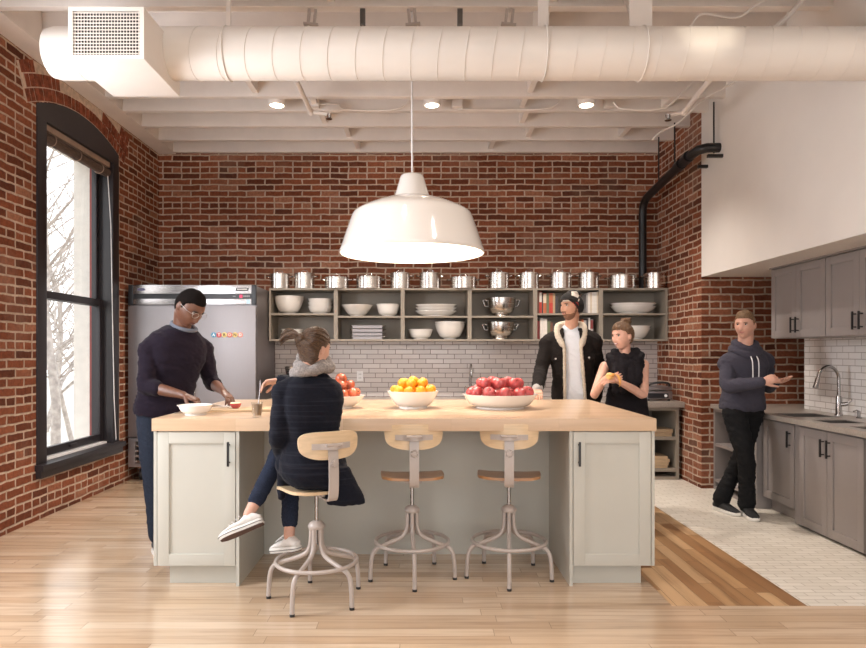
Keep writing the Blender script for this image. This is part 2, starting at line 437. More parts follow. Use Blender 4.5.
sa = MB(); s0, s1 = W0 + cw, W1 - cw
for z0, z1, x0, x1 in ((1.80, 3.24, -3.235, -3.195), (.47, 1.87, -3.20, -3.16)):
    sa = MB()
    sa.box(x0, x1, s0, s0 + .06, z0, z1, bev=.003).box(x0, x1, s1 - .06, s1, z0, z1, bev=.003)
    sa.box(x0, x1, s0 + .06, s1 - .06, z0, z0 + .07, bev=.003).box(x0, x1, s0 + .06, s1 - .06, z1 - .065, z1, bev=.003)
    if z0 < 1:   # sash lift
        sa.box(x1, x1 + .02, 5.98, 6.10, z0 + .025, z0 + .05, bev=.004)
    so = wpart(sa, 'sash', M['char'])
    wpart(MB().box(x0 + .015, x0 + .021, s0 + .055, s1 - .055, z0 + .065, z1 - .06), 'pane', M['glass'], so, None)
wpart(MB().box(-3.27, -3.12, s0, s1, .40, .462, bev=.004), 'stool', M['pwhite'])
wpart(MB().box(-3.12, -3.0, W0 - .02, W1 + .03, .395, .445, bev=.006).box(-3.10, -3.025, W0 - .005, W1 + .015, .335, .395, bev=.005), 'sill', M['char'])
rv = MB().box(XO, -3.29, W1 - cw, W1 + .03, .40, 3.35).box(-3.29, -3.245, W1 - cw - .004, W1 + .03, .40, 3.35, 1)
rv.box(XO, -3.25, W0 - .02, W0 + cw, .40, 3.35).box(XO, -3.25, W0, W1, 3.25, 3.5).box(XO - .06, -3.27, W0, W1, .33, .42)
wpart(rv, 'outer_reveal', [M['cream'], M['redtrim']])
# rolled blind
bl = empty('window_blind', (-3.09, 6.04, 3.0), 0, 'rolled up woven brown blind at the top of the window', 'blind')
def off(mb, c): return mb.xf(Matrix.Translation(-V(c)))
bc = (-3.09, 6.04, 3.0)
off(MB().box(-3.13, -3.085, s0 + .005, s1 - .005, 3.185, 3.235, bev=.004), bc).build('rail', M['tan'], bl)
rb = MB(); rb.lathe([(.044 + .002 * math.sin(k * 2.1), -.575 + 1.15 * k / 30) for k in range(31)], (-3.12, 6.04, 3.135), 20, 0, 'Y')
off(rb, bc).build('rolled_fabric', M['blind'], bl)
for y in (5.62, 6.04, 6.46):
    off(MB().tube([V((-3.12, y, 3.135)) + V((math.cos(a), 0, math.sin(a))) * .049 for a in [2*PI*i/20 for i in range(20)]], .004, 6, 0, True), bc).build('tie', M['tan'], bl)
off(MB().tube([(-3.10, 6.60, 3.12), (-3.07, 6.605, 2.6), (-3.055, 6.61, 1.6), (-3.05, 6.63, .9), (-3.045, 6.66, .47)], .004, 6), bc).build('cord', M['pwhite'], bl)

# ceiling: deck, joists, blocking
ce = MB().box(XL - .3, 4.3, YF, YB + .3, ZD, ZD + .12)
ceil = struct('ceiling', ce, M['white_paint'], 'white painted timber ceiling with exposed joists', None)
MB().box(XL, XL + .20, YF, YB, ZC, ZD).build('ledger', M['white_paint'], ceil)
joists = [7.765, 7.325, 6.885, 6.445, 6.09, 5.60, 5.08, 4.51] + [4.51 - .5 * k for k in range(1, 19)]
for k, y in enumerate(joists):
    MB().box(XL + .20, XR, y - .03, y + .03, ZC, ZD, bev=.003).build('joist', M['white_paint'], ceil)
blk = [(-.72, 0), (.82, 0), (-.78, 1), (1.18, 1), (-.98, 2), (1.05, 2), (-1.0, 3), (.98, 3), (1.0, 4), (-1.5, 4), (.82, 5), (-.9, 5), (.88, 6), (.9, 7), (-.6, 7), (-1.9, 8), (2.2, 1), (2.35, 3)]
for x, k in blk:
    MB().box(x - .025, x + .025, joists[k+1] + .03, joists[k] - .03, ZC + .03, ZD).build('blocking', M['white_paint'], ceil)

# ------------------------------------------------------------------ outside
tag(MB().box(-60, -3.6, -6, 60, -1.2, -1.0).build('ground', M['ground']), 'pale ground outside the window', None, None, 'structure')
def tree(loc, h, lean, seed, label, r0=.12):
    rnd = random.Random(seed); mb = MB()
    def branch(p, d, L, r, depth):
        pts, rs = [p.copy()], [r]; n = 5 if depth else 8
        for i in range(n):
            d = (d + V((rnd.uniform(-.22, .22), rnd.uniform(-.22, .22), rnd.uniform(-.05, .18)))).normalized()
            p = p + d * (L / n); pts.append(p.copy()); rs.append(r * (1 - .55 * (i + 1) / n))
        mb.tube(pts, rs, 8 if depth < 1 else 5)
        if depth < 3:
            for i in range(2 if depth == 0 else 1, len(pts)):
                for _ in range(2 if depth < 2 else 1):
                    a = rnd.uniform(0, 2*PI)
                    nd_ = (d * .55 + V((math.cos(a), math.sin(a), rnd.uniform(-.1, .5)))).normalized()
                    branch(pts[i], nd_, L * rnd.uniform(.35, .55), rs[i] * .5, depth + 1)
    branch(V((0, 0, 0)), V(lean).normalized(), h, r0, 0)
    o = mb.build('bare_tree', M['bark'], None, 60); o.location = loc
    return tag(o, label, 'tree', 'bare trees outside the window')
tree((-5.75, 10.6, -1.05), 6.5, (.02, .02, 1), 3, 'thick leaning bare tree nearest outside the window', .085)
tree((-7.6, 13.2, -1.05), 7.0, (-.10, .02, 1), 11, 'slender bare tree further outside behind the leaning tree', .075)
tree((-8.1, 15.6, -1.05), 6.0, (.06, .02, 1), 31, 'twiggy bare tree beside the white window reveal', .06)
tree((-11.0, 19.5, -1.05), 8.0, (.03, .05, 1), 23, 'distant bare tree in the haze outside the window', .09)
# ------------------------------------------------------------------ overhead services
def thing(name, loc, label, cat, group=None, rz=0.): return empty(name, loc, rz, label, cat, group)
# duct with spiral seams
DY, DZ, DR = 4.10, 3.187, .1545
d = thing('air_duct', (0, DY, DZ), 'long round white air duct under the ceiling joists', 'duct')
pr = [(.001, -2.29), (DR - .05, -2.285), (DR - .012, -2.265), (DR, -2.22)]
pr += [(DR, 2.782)]
MB().lathe(pr, (0, 0, 0), 64, 0, 'X').build('duct_pipe', M['duct'], d)
for sx in [-2.04] + [-1.35 + .165 * k for k in range(25)]:
    w = .05
    MB().tube([V((sx + w * math.sin(a) * .5 + .02 * math.cos(a), math.cos(a) * (DR + .001), math.sin(a) * (DR + .001))) for a in [2*PI*i/48 for i in range(48)]], .0022, 6, 0, True).build('seam', M['duct'], d)
# diffuser box on the duct
bx = thing('air_diffuser', (-1.738, 3.965, 3.103), 'boxy white supply register with a grid grille on the duct', 'air vent')
MB().box(-.21, .21, -.265, .265, -.13, .158, bev=.004).build('plenum', M['duct'], bx)
MB().box(-.185, .185, -.269, -.2655, -.108, .136).build('grille_backing', M['blackplastic'], bx)
gr = MB()
for k in range(22): gr.box(-.185 + .37 * (k + .5) / 22 - .0018, -.185 + .37 * (k + .5) / 22 + .0018, -.276, -.2696, -.108, .136)
for k in range(13): gr.box(-.185, .185, -.281, -.2762, -.108 + .244 * (k + .5) / 13 - .0022, -.108 + .244 * (k + .5) / 13 + .0022)
gr.box(-.21, -.185, -.284, -.2655, -.13, .158).box(.185, .21, -.284, -.2655, -.13, .158).box(-.185, .185, -.284, -.2655, -.13, -.108).box(-.185, .185, -.284, -.2655, .136, .158)
gr.build('grille', M['duct'], bx)
hz = ZC - DZ
for x, w, lab in ((-1.18, .014, 'thin white strap hanger beside the grille box above the duct'), (.76, .032, 'wide white strap hanger right of the pendant above the duct'), (1.36, .07, 'broad white plate hanger nearest the bulkhead above the duct')):
    h = thing('duct_hanger', (x, DY, DZ), lab, 'hanger', 'strap hangers holding the duct')
    MB().tube([V((0, math.cos(a) * (DR + .004), math.sin(a) * (DR + .004))) for a in [2*PI*k/40 for k in range(40)]], .004, 4, 0, True).build('band', M['duct'], h)
    MB().box(-w, w, -.006, .006, DR + .002, ZD - DZ).build('rod', M['white_paint'], h)
# light track channels seen above the duct (short slanted brackets on the next joist)
for i, (px, lab) in enumerate(((315, 'pale slanted channel bracket left of the pendant cord'), (411.5, 'pale slanted channel bracket in line with the pendant cord'), (508, 'pale slanted channel bracket right of the pendant cord'), (364, 'short dark bracket just left of the pendant cord'), (459, 'short dark bracket just right of the pendant cord'))):
    c = at(px, 12, 4.62)
    q = MB()
    if i < 3: q.box(-.03, -.012, -.012, .012, -.10, -.0005, bev=.003).box(.012, .03, -.012, .012, -.10, -.0005, bev=.003).box(-.05, .05, -.02, .02, -.112, -.10)
    else: q.box(-.018, .018, -.012, .012, -.11, -.0005, bev=.003).box(-.010, .010, -.016, -.012, -.10, -.012)
    o = q.build('channel_bracket', M['stool'] if i < 3 else M['dsteel']); o.location = (c.x, 4.515, ZC); o.rotation_euler = (0, .10 * (-1) ** i if i < 3 else 0, 0)
    tag(o, lab, 'bracket', 'channel brackets on the joist')
# downlights
for i, (px, lab) in enumerate(((277, 'round white ceiling downlight left of the pendant cord'), (432, 'round white ceiling downlight beside the pendant cord'), (586, 'round white ceiling downlight right of the pendant'))):
    c = at(px, 106, 6.2); z = 3.64
    o = thing('downlight', (c.x, 6.19, z), lab, 'ceiling light', 'round downlights between the joists')
    MB().lathe([(.062, .006), (.070, 0), (.078, 0), (.08, .006), (.08, ZD - z), (.001, ZD - z)], (0, 0, 0), 32).build('housing', M['white_paint'], o)
    MB().lathe([(.001, .004), (.0615, .004), (.0615, .012), (.001, .012)], (0, 0, 0), 28).build('lens', M['lens'], o)
# sprinkler pipes, conduits and boxes
def spr(name, pts, r, lab, cat, mat='white_paint', n=10):
    o = MB().tube(pts, r, n).build(name, M[mat]); center_origin(o, pts[0]); return tag(o, lab, cat)
def arcpts(pts, k=8):
    "smooth polyline (Catmull-Rom)"
    pts = [V(p) for p in pts]; out = []
    for i in range(len(pts) - 1):
        p0, p1, p2, p3 = pts[max(i-1, 0)], pts[i], pts[i+1], pts[min(i+2, len(pts)-1)]
        for j in range(k):
            t = j / k
            out.append(.5 * ((2*p1) + (p2 - p0) * t + (2*p0 - 5*p1 + 4*p2 - p3) * t*t + (3*p1 - p0 - 3*p2 + p3) * t**3))
    return out + [pts[-1]]
def sprinkler(p0, p1, p2, lab):
    o = thing('sprinkler', p1, lab, 'fire sprinkler', 'white sprinkler drops')
    q = [V(p) - V(p1) for p in (p0, p1, p2)]
    MB().tube(q[:2], .021, 12).build('feed_pipe', M['white_paint'], o)
    MB().tube(q[1:], .018, 12).build('arm_pipe', M['white_paint'], o)
    MB().sphere(q[1], .032, 16).build('elbow', M['white_paint'], o)
    hd = MB().tube([q[2], q[2] - V((0, 0, .035))], [.024, .018], 12).lathe([(.001, -.05), (.03, -.048), (.03, -.043), (.001, -.04)], q[2], 16)
    hd.tube([q[2] + V((.016, 0, -.03)), q[2] + V((.012, 0, -.045))], .004, 6).tube([q[2] + V((-.016, 0, -.03)), q[2] + V((-.012, 0, -.045))], .004, 6)
    hd.build('sprinkler_head', M['chrome'], o)
sprinkler(at(296, 80, 5.3) + V((0, 0, .0)), at(311, 112, 6.15), at(329, 114, 6.15), 'white sprinkler pipe and head left of the pendant')
sprinkler(at(713, 76, 5.0), at(684, 112, 5.85), at(668, 115, 5.85), 'white sprinkler pipe and head in the corner above the pier')
for px0, lab in ((314, 'small white junction box beside the left downlight'), (457, 'small white junction box right of the middle downlight'), (609, 'small white junction box right of the last downlight')):
    c = at(px0, 103, 6.36)
    o = MB().box(-.05, .05, -.03, .03, -.05, .05, bev=.005).build('junction_box', M['white_paint']); o.location = (c.x, 6.345, c.z)
    tag(o, lab, 'junction box', 'junction boxes on the joist')
y0 = 6.36
def cab(pp, lab, r=.009, Y=y0): spr('conduit', arcpts([at(a, b, Y) for a, b in pp]), r, lab, 'cable')
cab([(320, 104), (338, 104), (341, 108), (352, 110), (390, 110), (405, 105), (410, 99), (426, 99)], 'white conduit drooping between left box and middle downlight')
cab([(462, 102), (457, 107), (470, 109.5), (540, 109), (556, 104), (562, 98), (580, 98)], 'white conduit drooping between the middle and right downlights')
cab([(614, 102), (620, 108), (640, 110), (664, 108), (680, 95), (698, 76)], 'white conduit drooping from the right junction box towards the pier', Y=5.9)
cab([(652, 140), (660, 132), (675, 125), (690, 112), (706, 98), (735, 82)], 'thin white cable draped above the brick pier', .007, 5.6)
cab([(640, 30), (628, 10), (622, -6)], 'thin white cable rising behind the duct left of the light patch', .006, 4.36)
cab([(690, 28), (702, 14), (735, 18), (752, 8), (770, -5)], 'looping white cable above the duct near the bulkhead', .008, 4.36)
cab([(772, 30), (790, 14), (806, -4)], 'thick white conduit sloping up beside the bulkhead', .016, 4.38)
# black drain pipe in the corner
pc = thing('drain_pipe', (2.66, 7.72, 2.05), 'black cast iron pipe bending across the brick pier', 'pipe')
O_ = V((2.66, 7.72, 2.05)); QX = 2.585
pp = [V((QX, 7.72, z)) for z in (2.07, 2.4, 2.8, 2.95)] + [V((QX, 7.70, 3.03)), V((QX, 7.64, 3.09)), V((QX, 7.55, 3.115)), V((QX, 6.9, 3.18)), V((QX + .01, 6.36, 3.235)), V((QX + .03, 6.24, 3.247)), V((QX + .09, 6.19, 3.25)), V((XR + .005, 6.185, 3.25))]
MB().tube([p - O_ for p in pp], .044, 18).build('pipe_run', M['black'], pc)
for y, z in ((6.62, 3.208), (6.44, 3.227)):
    MB().tube([V((QX, y, z)) - O_ + V((0, dy, -dy * .1)) for dy in (-.05, .05)], .055, 18).build('coupling', M['black'], pc)
for x, y in ((QX + .15, 6.19), (QX, 6.75), (QX, 7.2)):
    MB().tube([V((x, y, 3.20)) - O_, V((x, y, ZC - .001)) - O_], .008, 8).build('hanger_rod', M['black'], pc)
for x, y, z in ((2.645, 6.12, 3.154), (2.69, 6.44, 3.146)):
    MB().box(x, XR - .0005, y - .016, y + .016, z - .014, z + .014).xf(Matrix.Translation(-O_)).build('bracket_arm', M['black'], pc)

# pendant
PX, PY, PZ = -.055, 4.59, 2.03
p = thing('pendant_lamp', (PX, PY, PZ), 'huge white enamel dome pendant over the island', 'pendant lamp')
outer = [(.497, 0), (.499, .012), (.492, .03), (.455, .14), (.418, .245), (.408, .268), (.385, .287), (.33, .316), (.25, .350), (.17, .375), (.128, .384), (.122, .395), (.112, .42), (.085, .515), (.078, .533), (.066, .542), (.001, .545)]
inner = [(.001, .375), (.13, .37), (.25, .338), (.33, .304), (.385, .272), (.408, .24), (.447, .13), (.484, .02), (.488, 0), (.493, -.004)]
MB().lathe(inner[::-1][:0] + [(.490, .001)] + outer, (0, 0, 0), 72, cap=False).build('shade', M['lampw'], p, 35)
MB().lathe([(.4965, .0), (.494, -.005), (.488, -.003)] + inner[:-2][::-1], (0, 0, 0), 72, cap=False).build('shade_lining', M['lampin'], p, 35)
MB().tube([(0, 0, .54), (0, 0, ZD - PZ)], .0065, 10).build('cord', M['pwhite'], p)
MB().lathe([(.03, ZD - PZ - .05), (.05, ZD - PZ - .04), (.05, ZD - PZ), (.001, ZD - PZ)], (0, 0, 0), 24).build('ceiling_cup', M['white_paint'], p)
MB().sphere((0, 0, .20), .06, 20).tube([(0, 0, .25), (0, 0, .38)], .03, 14).build('bulb', M['bulb'], p)

# ------------------------------------------------------------------ shaker doors
def door(par, cx, cz, w, h, y, mat, rail=.06, hx=None, hz=None, hl=.13, t=.02, swing='Y'):
    """door leaf facing -Y in its cabinet's frame, handle at (hx, hz)"""
    mb = MB(); x0, x1, z0, z1 = cx - w/2, cx + w/2, cz - h/2, cz + h/2
    mb.box(x0, x0 + rail, y, y + t, z0, z1, bev=.0015).box(x1 - rail, x1, y, y + t, z0, z1, bev=.0015)
    mb.box(x0 + rail, x1 - rail, y, y + t, z0, z0 + rail, bev=.0015).box(x0 + rail, x1 - rail, y, y + t, z1 - rail, z1, bev=.0015)
    mb.box(x0 + rail - .002, x1 - rail + .002, y + .010, y + t - .001, z0 + rail - .002, z1 - rail + .002)
    o = mb.build('door', mat, par, 30)
    if hx is not None:
        hb = MB().box(hx - .006, hx + .006, y - .034, y - .022, hz - hl/2, hz + hl/2, bev=.002)
        for s in (-1, 1): hb.tube([(hx, y - .024, hz + s * hl * .36), (hx, y + .001, hz + s * hl * .36)], .005, 8)
        h_ = hb.build('handle', M['black'], o); h_['label'] = 'black bar handle'
    return o

# ------------------------------------------------------------------ island
IY0, IY1, IT = 3.82, 5.354, .9676
ib = thing('island_back_cabinet', (0, 4.46, 0), 'long pale sage island body behind the stool recess', 'island cabinet')
MB().box(-1.04, .862, -.02, 0, 0, .893).build('recess_panel', M['isl'], ib)
MB().box(-1.535, 1.352, 0, .80, .118, .893).build('body', M['isl'], ib)
MB().box(-1.45, 1.27, 0, .74, 0, .118).build('toe_kick', M['isl'], ib)
for sgn, x0, x1, lab, hx in ((-1, -1.535, -1.042, 'pale sage island end cabinet by the standing cook', -1.098), (1, .862, 1.352, 'pale sage island end cabinet beside the brown floor strip', .914)):
    c = thing('island_cabinet', ((x0 + x1) / 2, 3.85, 0), lab, 'cabinet', 'island end cabinets')
    cx = (x0 + x1) / 2
    def B(*a, **k): return MB().box(a[0] - cx, a[1] - cx, a[2] - 3.85, a[3] - 3.85, a[4], a[5], **k)
    B(x0 + .018, x1 - .018, 3.851, 4.438, .118, .893).build('body', M['isl'], c)
    B(x0, x0 + .018, 3.832, 4.438, .118 if sgn < 0 else .0, .893).build('side_panel', M['isl'], c)
    B(x1 - .018, x1, 3.832, 4.438, .118 if sgn > 0 else .0, .893).build('side_panel', M['isl'], c)
    B(x0 + (.072 if sgn < 0 else .02), x1 - (.060 if sgn > 0 else .02), 3.89, 4.438, 0, .117).build('toe_kick', M['isl'], c)
    if sgn < 0: B(x1 - .02, x1 - .0005, 3.889, 4.438, 0, .118).build('toe_end', M['isl'], c)
    door(c, 0, .504, (x1 - x0) - .044, .770, 3.83 - 3.85, M['isl'], .066, hx - cx, .765, .14)
wt = MB().box(-1.4505, 1.4505, -.767, .767, -.0363, .0363, bev=.003).build('island_worktop', M['butcher'])
wt.location = (-.0915, (IY0 + IY1) / 2, .9313); tag(wt, 'thick maple butcher block top of the kitchen island', 'worktop')

# ------------------------------------------------------------------ stools
def make_stool(label):
    r = thing('bar_stool', (0, 0, 0), label, 'stool', 'industrial swivel stools along the island')
    # base: five bent tube legs
    for k in range(5):
        a = -PI/2 + 2*PI*k/5
        e = V((math.cos(a), math.sin(a), 0))
        path = [(.028, .40), (.030, .33), (.036, .285), (.055, .252), (.09, .232), (.15, .212), (.205, .196), (.232, .183), (.250, .155), (.258, .11), (.262, .05), (.263, .006)]
        pts = arcpts([e * q + V((0, 0, z)) for q, z in path], 3)
        lg = MB().tube(pts, .0125, 12).build('leg', M['stool'], r)
        MB().lathe([(.001, 0), (.0135, 0), (.0135, .014), (.001, .014)], e * .263, 14).build('foot_cap', M['black'], lg)
    MB().tube([V((math.cos(a) * .219, math.sin(a) * .219, .212)) for a in [2*PI*i/64 for i in range(64)]], .011, 12, 0, True).build('foot_ring', M['stool'], r)
    MB().lathe([(.001, .385), (.040, .385), (.046, .392), (.047, .402), (.040, .415), (.026, .424), (.017, .428), (.001, .428)], (0, 0, 0), 28).build('hub', M['stool'], r)
    MB().lathe([(.011, .30), (.011, .585), (.022, .586), (.022, .600), (.001, .600)], (0, 0, 0), 18).build('post', M['chrome'], r)
    # seat: shallow saddle of bent ply, front towards +Y
    mb = MB(); n, m_ = 26, 18; top, bot = [], []
    W2, D2 = .188, .178
    def pt(u, v, dz):
        x = W2 * u * (1 - .06 * (v < 0) * v * v - .05 * max(v, 0) ** 3); y = D2 * v
        k = 6; s = (abs(u) ** k + abs(v) ** k) ** (1 / k); q = max(abs(u), abs(v))
        if s > 1e-6: x *= q / s; y *= q / s
        z = .007 * abs(u) ** 2.2 - .010 * v ** 2 - .012 * max(v, 0) ** 3 + .014 * max(-v, 0) ** 2
        return V((x, y, .608 + z + dz))
    g = [[None] * (n + 1) for _ in range(m_ + 1)]
    vs = []; fs = []
    for dz in (.008, -.008):
        for i in range(m_ + 1):
            for j in range(n + 1): vs.append(pt(-1 + 2*j/n, -1 + 2*i/m_, dz))
    N = (n + 1) * (m_ + 1)
    for i in range(m_):
        for j in range(n):
            a = i*(n+1)+j; fs.append((a, a+1, a+n+2, a+n+1)); b = a + N; fs.append((b, b+n+1, b+n+2, b+1))
    rim = [j for j in range(n+1)] + [i*(n+1)+n for i in range(1, m_+1)] + [m_*(n+1)+j for j in range(n-1, -1, -1)] + [i*(n+1) for i in range(m_-1, 0, -1)]
    for k in range(len(rim)):
        a, b = rim[k], rim[(k+1) % len(rim)]; fs.append((a, a+N, b+N, b))
    mb.add(vs, fs).build('seat', M['brownwood'], r, 40)
    MB().box(-.05, .05, -.15, .06, .586, .598, bev=.003).box(-.03, .03, -.03, .03, .575, .590).build('seat_plate', M['stool'], r)
    # backrest upright: flat strap curving up from under the seat
    rings = []
    cpts = arcpts([(0, -.03, .583), (0, -.12, .575), (0, -.175, .572), (0, -.208, .582), (0, -.222, .615), (0, -.226, .68), (0, -.224, .76), (0, -.218, .82), (0, -.207, .872)], 4)
    for i, c in enumerate(cpts):
        t = (cpts[min(i+1, len(cpts)-1)] - cpts[max(i-1, 0)]).normalized(); nn = V((1, 0, 0)).cross(t)
        w = .027 if i > 8 else .024
        rings.append([c + V((-w, 0, 0)) + nn * .004, c + V((w, 0, 0)) + nn * .004, c + V((w, 0, 0)) - nn * .004, c + V((-w, 0, 0)) - nn * .004])
    MB().ring_loft(rings).build('back_strap', M['stool'], r, 30)
    kb = MB().lathe([(.001, .0), (.009, .0), (.009, .012), (.001, .012)], (0, -.244, .775), 14, 0, 'Y')
    kn = MB()
    for k in range(8):
        a = 2*PI*k/8; kn.sphere((.0165 * math.cos(a), -.238, .772 + .0165 * math.sin(a)), .0068, 10)
    kn.lathe([(.001, -.011), (.014, -.010), (.015, .0), (.001, .008)], (0, -.236, .772), 16, 0, 'Y')
    kn.build('knob', M['stool'], r)
    # backrest: curved rounded board
    bw, bh = .168, .073
    vs, fs = [], []; n, m_ = 36, 12
    def bp(u, v, dy):
        x = bw * u; z = bh * v; k = 3.2
        s = (abs(u) ** k + abs(v) ** k) ** (1/k); q = max(abs(u), abs(v))
        if s > 1e-6: x *= q / s; z *= q / s
        x *= 1 + .05 * v
        return V((x, -.200 + dy + .045 * (1 - (1 - (x / bw) ** 2)), .862 + z + .006 * (x/bw) ** 2))
    for dy in (-.007, .007):
        for i in range(m_ + 1):
            for j in range(n + 1): vs.append(bp(-1 + 2*j/n, -1 + 2*i/m_, dy))
    N = (n + 1) * (m_ + 1)
    for i in range(m_):
        for j in range(n):
            a = i*(n+1)+j; fs.append((a, a+1, a+n+2, a+n+1)); b = a + N; fs.append((b, b+n+1, b+n+2, b+1))
    rim = [j for j in range(n+1)] + [i*(n+1)+n for i in range(1, m_+1)] + [m_*(n+1)+j for j in range(n-1, -1, -1)] + [i*(n+1) for i in range(m_-1, 0, -1)]
    for k in range(len(rim)):
        a, b = rim[k], rim[(k+1) % len(rim)]; fs.append((a, a+N, b+N, b))
    MB().add(vs, fs).build('backrest', M['ply'], r, 40)
    # mounting bracket: bar across the back with flared centre
    br = MB()
    rr = []
    for i in range(17):
        u = -1 + i / 8; x = .108 * u
        y = -.200 - .0085 + .045 * (x / bw) ** 2; hh = .015 + .002 * (1 - abs(u)); o_ = .022 * max(0, 1 - (abs(u) / .55) ** 2) if abs(u) < .55 else 0
        rr.append([V((x, y - o_, .860 - hh)), V((x, y - o_ - .005, .860 - hh)), V((x, y - o_ - .005, .860 + hh)), V((x, y - o_, .860 + hh))])
    br.ring_loft(rr); br.tube([(-.045, -.229, .868), (.045, -.229, .868)], .009, 10)
    br.build('back_bracket', M['stool'], r, 30)
    return r
st = make_stool('empty industrial stool in the middle of the three at the island')
st.location = (-.048, 4.01, 0); st.rotation_euler = (0, 0, math.radians(4))
copy_tree(st, (.537, 4.02, 0), math.radians(-7), 'empty industrial stool nearest the right island end cabinet')
s1_ = copy_tree(st, (-.5665, 3.64, 0), math.radians(32), 'industrial stool occupied by the woman in the navy coat')
for ch in [q for q in bpy.data.objects if q.parent == s1_ and q.name.startswith('leg')]: ch.rotation_euler = (0, 0, math.radians(-51))
for ch in [q for q in bpy.data.objects if q.parent == s1_ and q.name.startswith('seat') and 'plate' not in q.name]:
    ch.data = ch.data.copy(); ch.data.materials[0] = M['ply']; ch['label'] = 'pale wooden seat'

# ------------------------------------------------------------------ back counter run
def unitbox(par, x0, x1, y0, y1, z0, z1, t, mat, shelves=(), back=True, bottom=True, top=True):
    MB().box(x0, x0 + t, y0, y1, z0, z1).build('side_panel', mat, par); MB().box(x1 - t, x1, y0, y1, z0, z1).build('side_panel', mat, par)
    if top: MB().box(x0 + t, x1 - t, y0, y1, z1 - t, z1).build('top_panel', mat, par)
    if bottom: MB().box(x0 + t, x1 - t, y0, y1, z0, z0 + t).build('bottom_panel', mat, par)
    if back: MB().box(x0 + t, x1 - t, y1 - .008, y1, z0 + (t if bottom else 0), z1 - (t if top else 0)).build('back_panel', mat, par)
    for z in shelves: MB().box(x0 + t, x1 - t, y0 + .006, y1 - .008, z - t/2, z + t/2).build('shelf', mat, par)
BT = .826
bw_ = MB().box(-2.24, 2.24, -.42, .40, -.03, .03, bev=.003).build('back_worktop', M['quartz']); bw_.location = (.54, 7.40, BT - .03)
tag(bw_, 'grey worktop along the back wall under the open shelves', 'worktop')
cb = thing('shelf_cabinet', (2.32, 7.03, 0), 'low open grey cabinet with pale boxes beside the brick pier', 'cabinet', 'back wall base cabinets')
unitbox(cb, -.42, .42, 0, .74, .0, .763, .032, M['shelf'], (.10, .435))
for i in range(4):
    x0 = -1.67 + .892 * i; lab = ['grey base cabinet next to the fridge', 'grey base cabinet second from the fridge', 'grey base cabinet third from the fridge', 'grey base cabinet beside the open cabinet with boxes'][i]
    c = thing('base_cabinet', (x0 + .44, 7.05, 0), lab, 'cabinet', 'back wall base cabinets')
    MB().box(-.44, .44, .022, .74, .10, .763).build('body', M['grey_cab'], c); MB().box(-.44, .44, .09, .74, 0, .10).build('toe_kick', M['grey_cab'], c)
    door(c, -.22, .43, .43, .65, 0, M['grey_cab'], .06, -.05, .65); door(c, .22, .43, .43, .65, 0, M['grey_cab'], .06, .05, .65)
# boxes in the open cabinet
k = 0
for (z, n, w, lab) in ((.451, 2, .25, '{} pale wooden box of the pair on the upper shelf by the pier'), (.116, 4, .33, '{} pale wooden box of four stacked on the bottom shelf by the pier')):
    for i in range(n):
        h = .032 if n == 4 else .04
        o = MB().box(-w/2, w/2, -.13, .13, 0, h - .002, bev=.004).build('wooden_box', M['boxwood']); o.location = ((2.565 if n == 2 else 2.48) + .012 * ((i * 7) % 3 - 1), 7.20, z + i * h)
        pos = (['lowest', 'top'] if n == 2 else ['lowest', 'second lowest', 'third up', 'top'])[i]
        tag(o, lab.format(pos), 'box', 'pale wooden boxes in the open cabinet')

# ------------------------------------------------------------------ wall shelf units
SZ0, SZ1, SY0, SY1 = 1.473, 2.064, 7.44, YB - .001
xs = [-1.690, -.943, -.194, .556, 1.290, 2.026, 2.772]
shz = [.447, .415, .415, .415, .455, .455]
names = ['grey open wall shelf unit next to the fridge', 'grey open wall shelf unit with the stacked metal trays', 'grey open wall shelf unit with platters above bowls', 'grey open wall shelf unit holding two colanders', 'grey open wall shelf unit filled with cookbooks', 'grey open wall shelf unit against the brick pier']
for i in range(6):
    u = thing('wall_shelf', ((xs[i] + xs[i+1]) / 2, SY0, SZ0), names[i], 'shelf', 'open shelf units on the back wall')
    hw = (xs[i+1] - xs[i]) / 2 - .0008
    unitbox(u, -hw, hw, 0, SY1 - SY0, 0, SZ1 - SZ0, .021, M['shelf'], (shz[i] - .155 + .0,) if False else ((.301 if i in (0, 4, 5) else .272),))
SHU = [SZ0 + z + .0105 for z in (.301, .272, .272, .272, .301, .301)]   # upper shelf surfaces
SHL = SZ0 + .021
def shelfx(px): return (px - 420) * 7.6 / FPX

def bowl_mb(R, H, foot, t=.006, rim=.004, curve=.55, fh=.012):
    o = [(foot * .9, .003), (foot, 0), (foot, fh)]
    for i in range(1, 11):
        s = i / 10; o.append((foot + (R - foot) * (s ** curve), fh + (H - fh) * s))
    o += [(R + rim, H - .002), (R + rim, H + .002), (R - t * .5, H + .002)]
    for i in range(9, -1, -1):
        s = i / 10; o.append((max(foot + (R - foot) * (s ** curve) - t, .004), fh + t * .6 + (H - fh - t * .6) * s))
    return MB().lathe([(.001, .003)] + o + [(.001, fh + t * .6)], (0, 0, 0), 40)
_bowlc = {}
def bowl(name, loc, R, H, foot, lab, cat, group, curve=.55, sx=1., mat='porc'):
    key = (R, H, foot, curve, sx)
    if key not in _bowlc:
        mb = bowl_mb(R, H, foot, curve=curve)
        mb.xf(Matrix.Diagonal((1, sx, 1, 1)))
        _bowlc[key] = mb.mesh(name, M[mat], 35)
    o = bpy.data.objects.new(name, _bowlc[key]); col.objects.link(o); o.location = loc
    return tag(o, lab, cat, group)
G1, G2 = 'white bowls on the open shelves', 'white platters on the open shelves'
Yb = 7.62
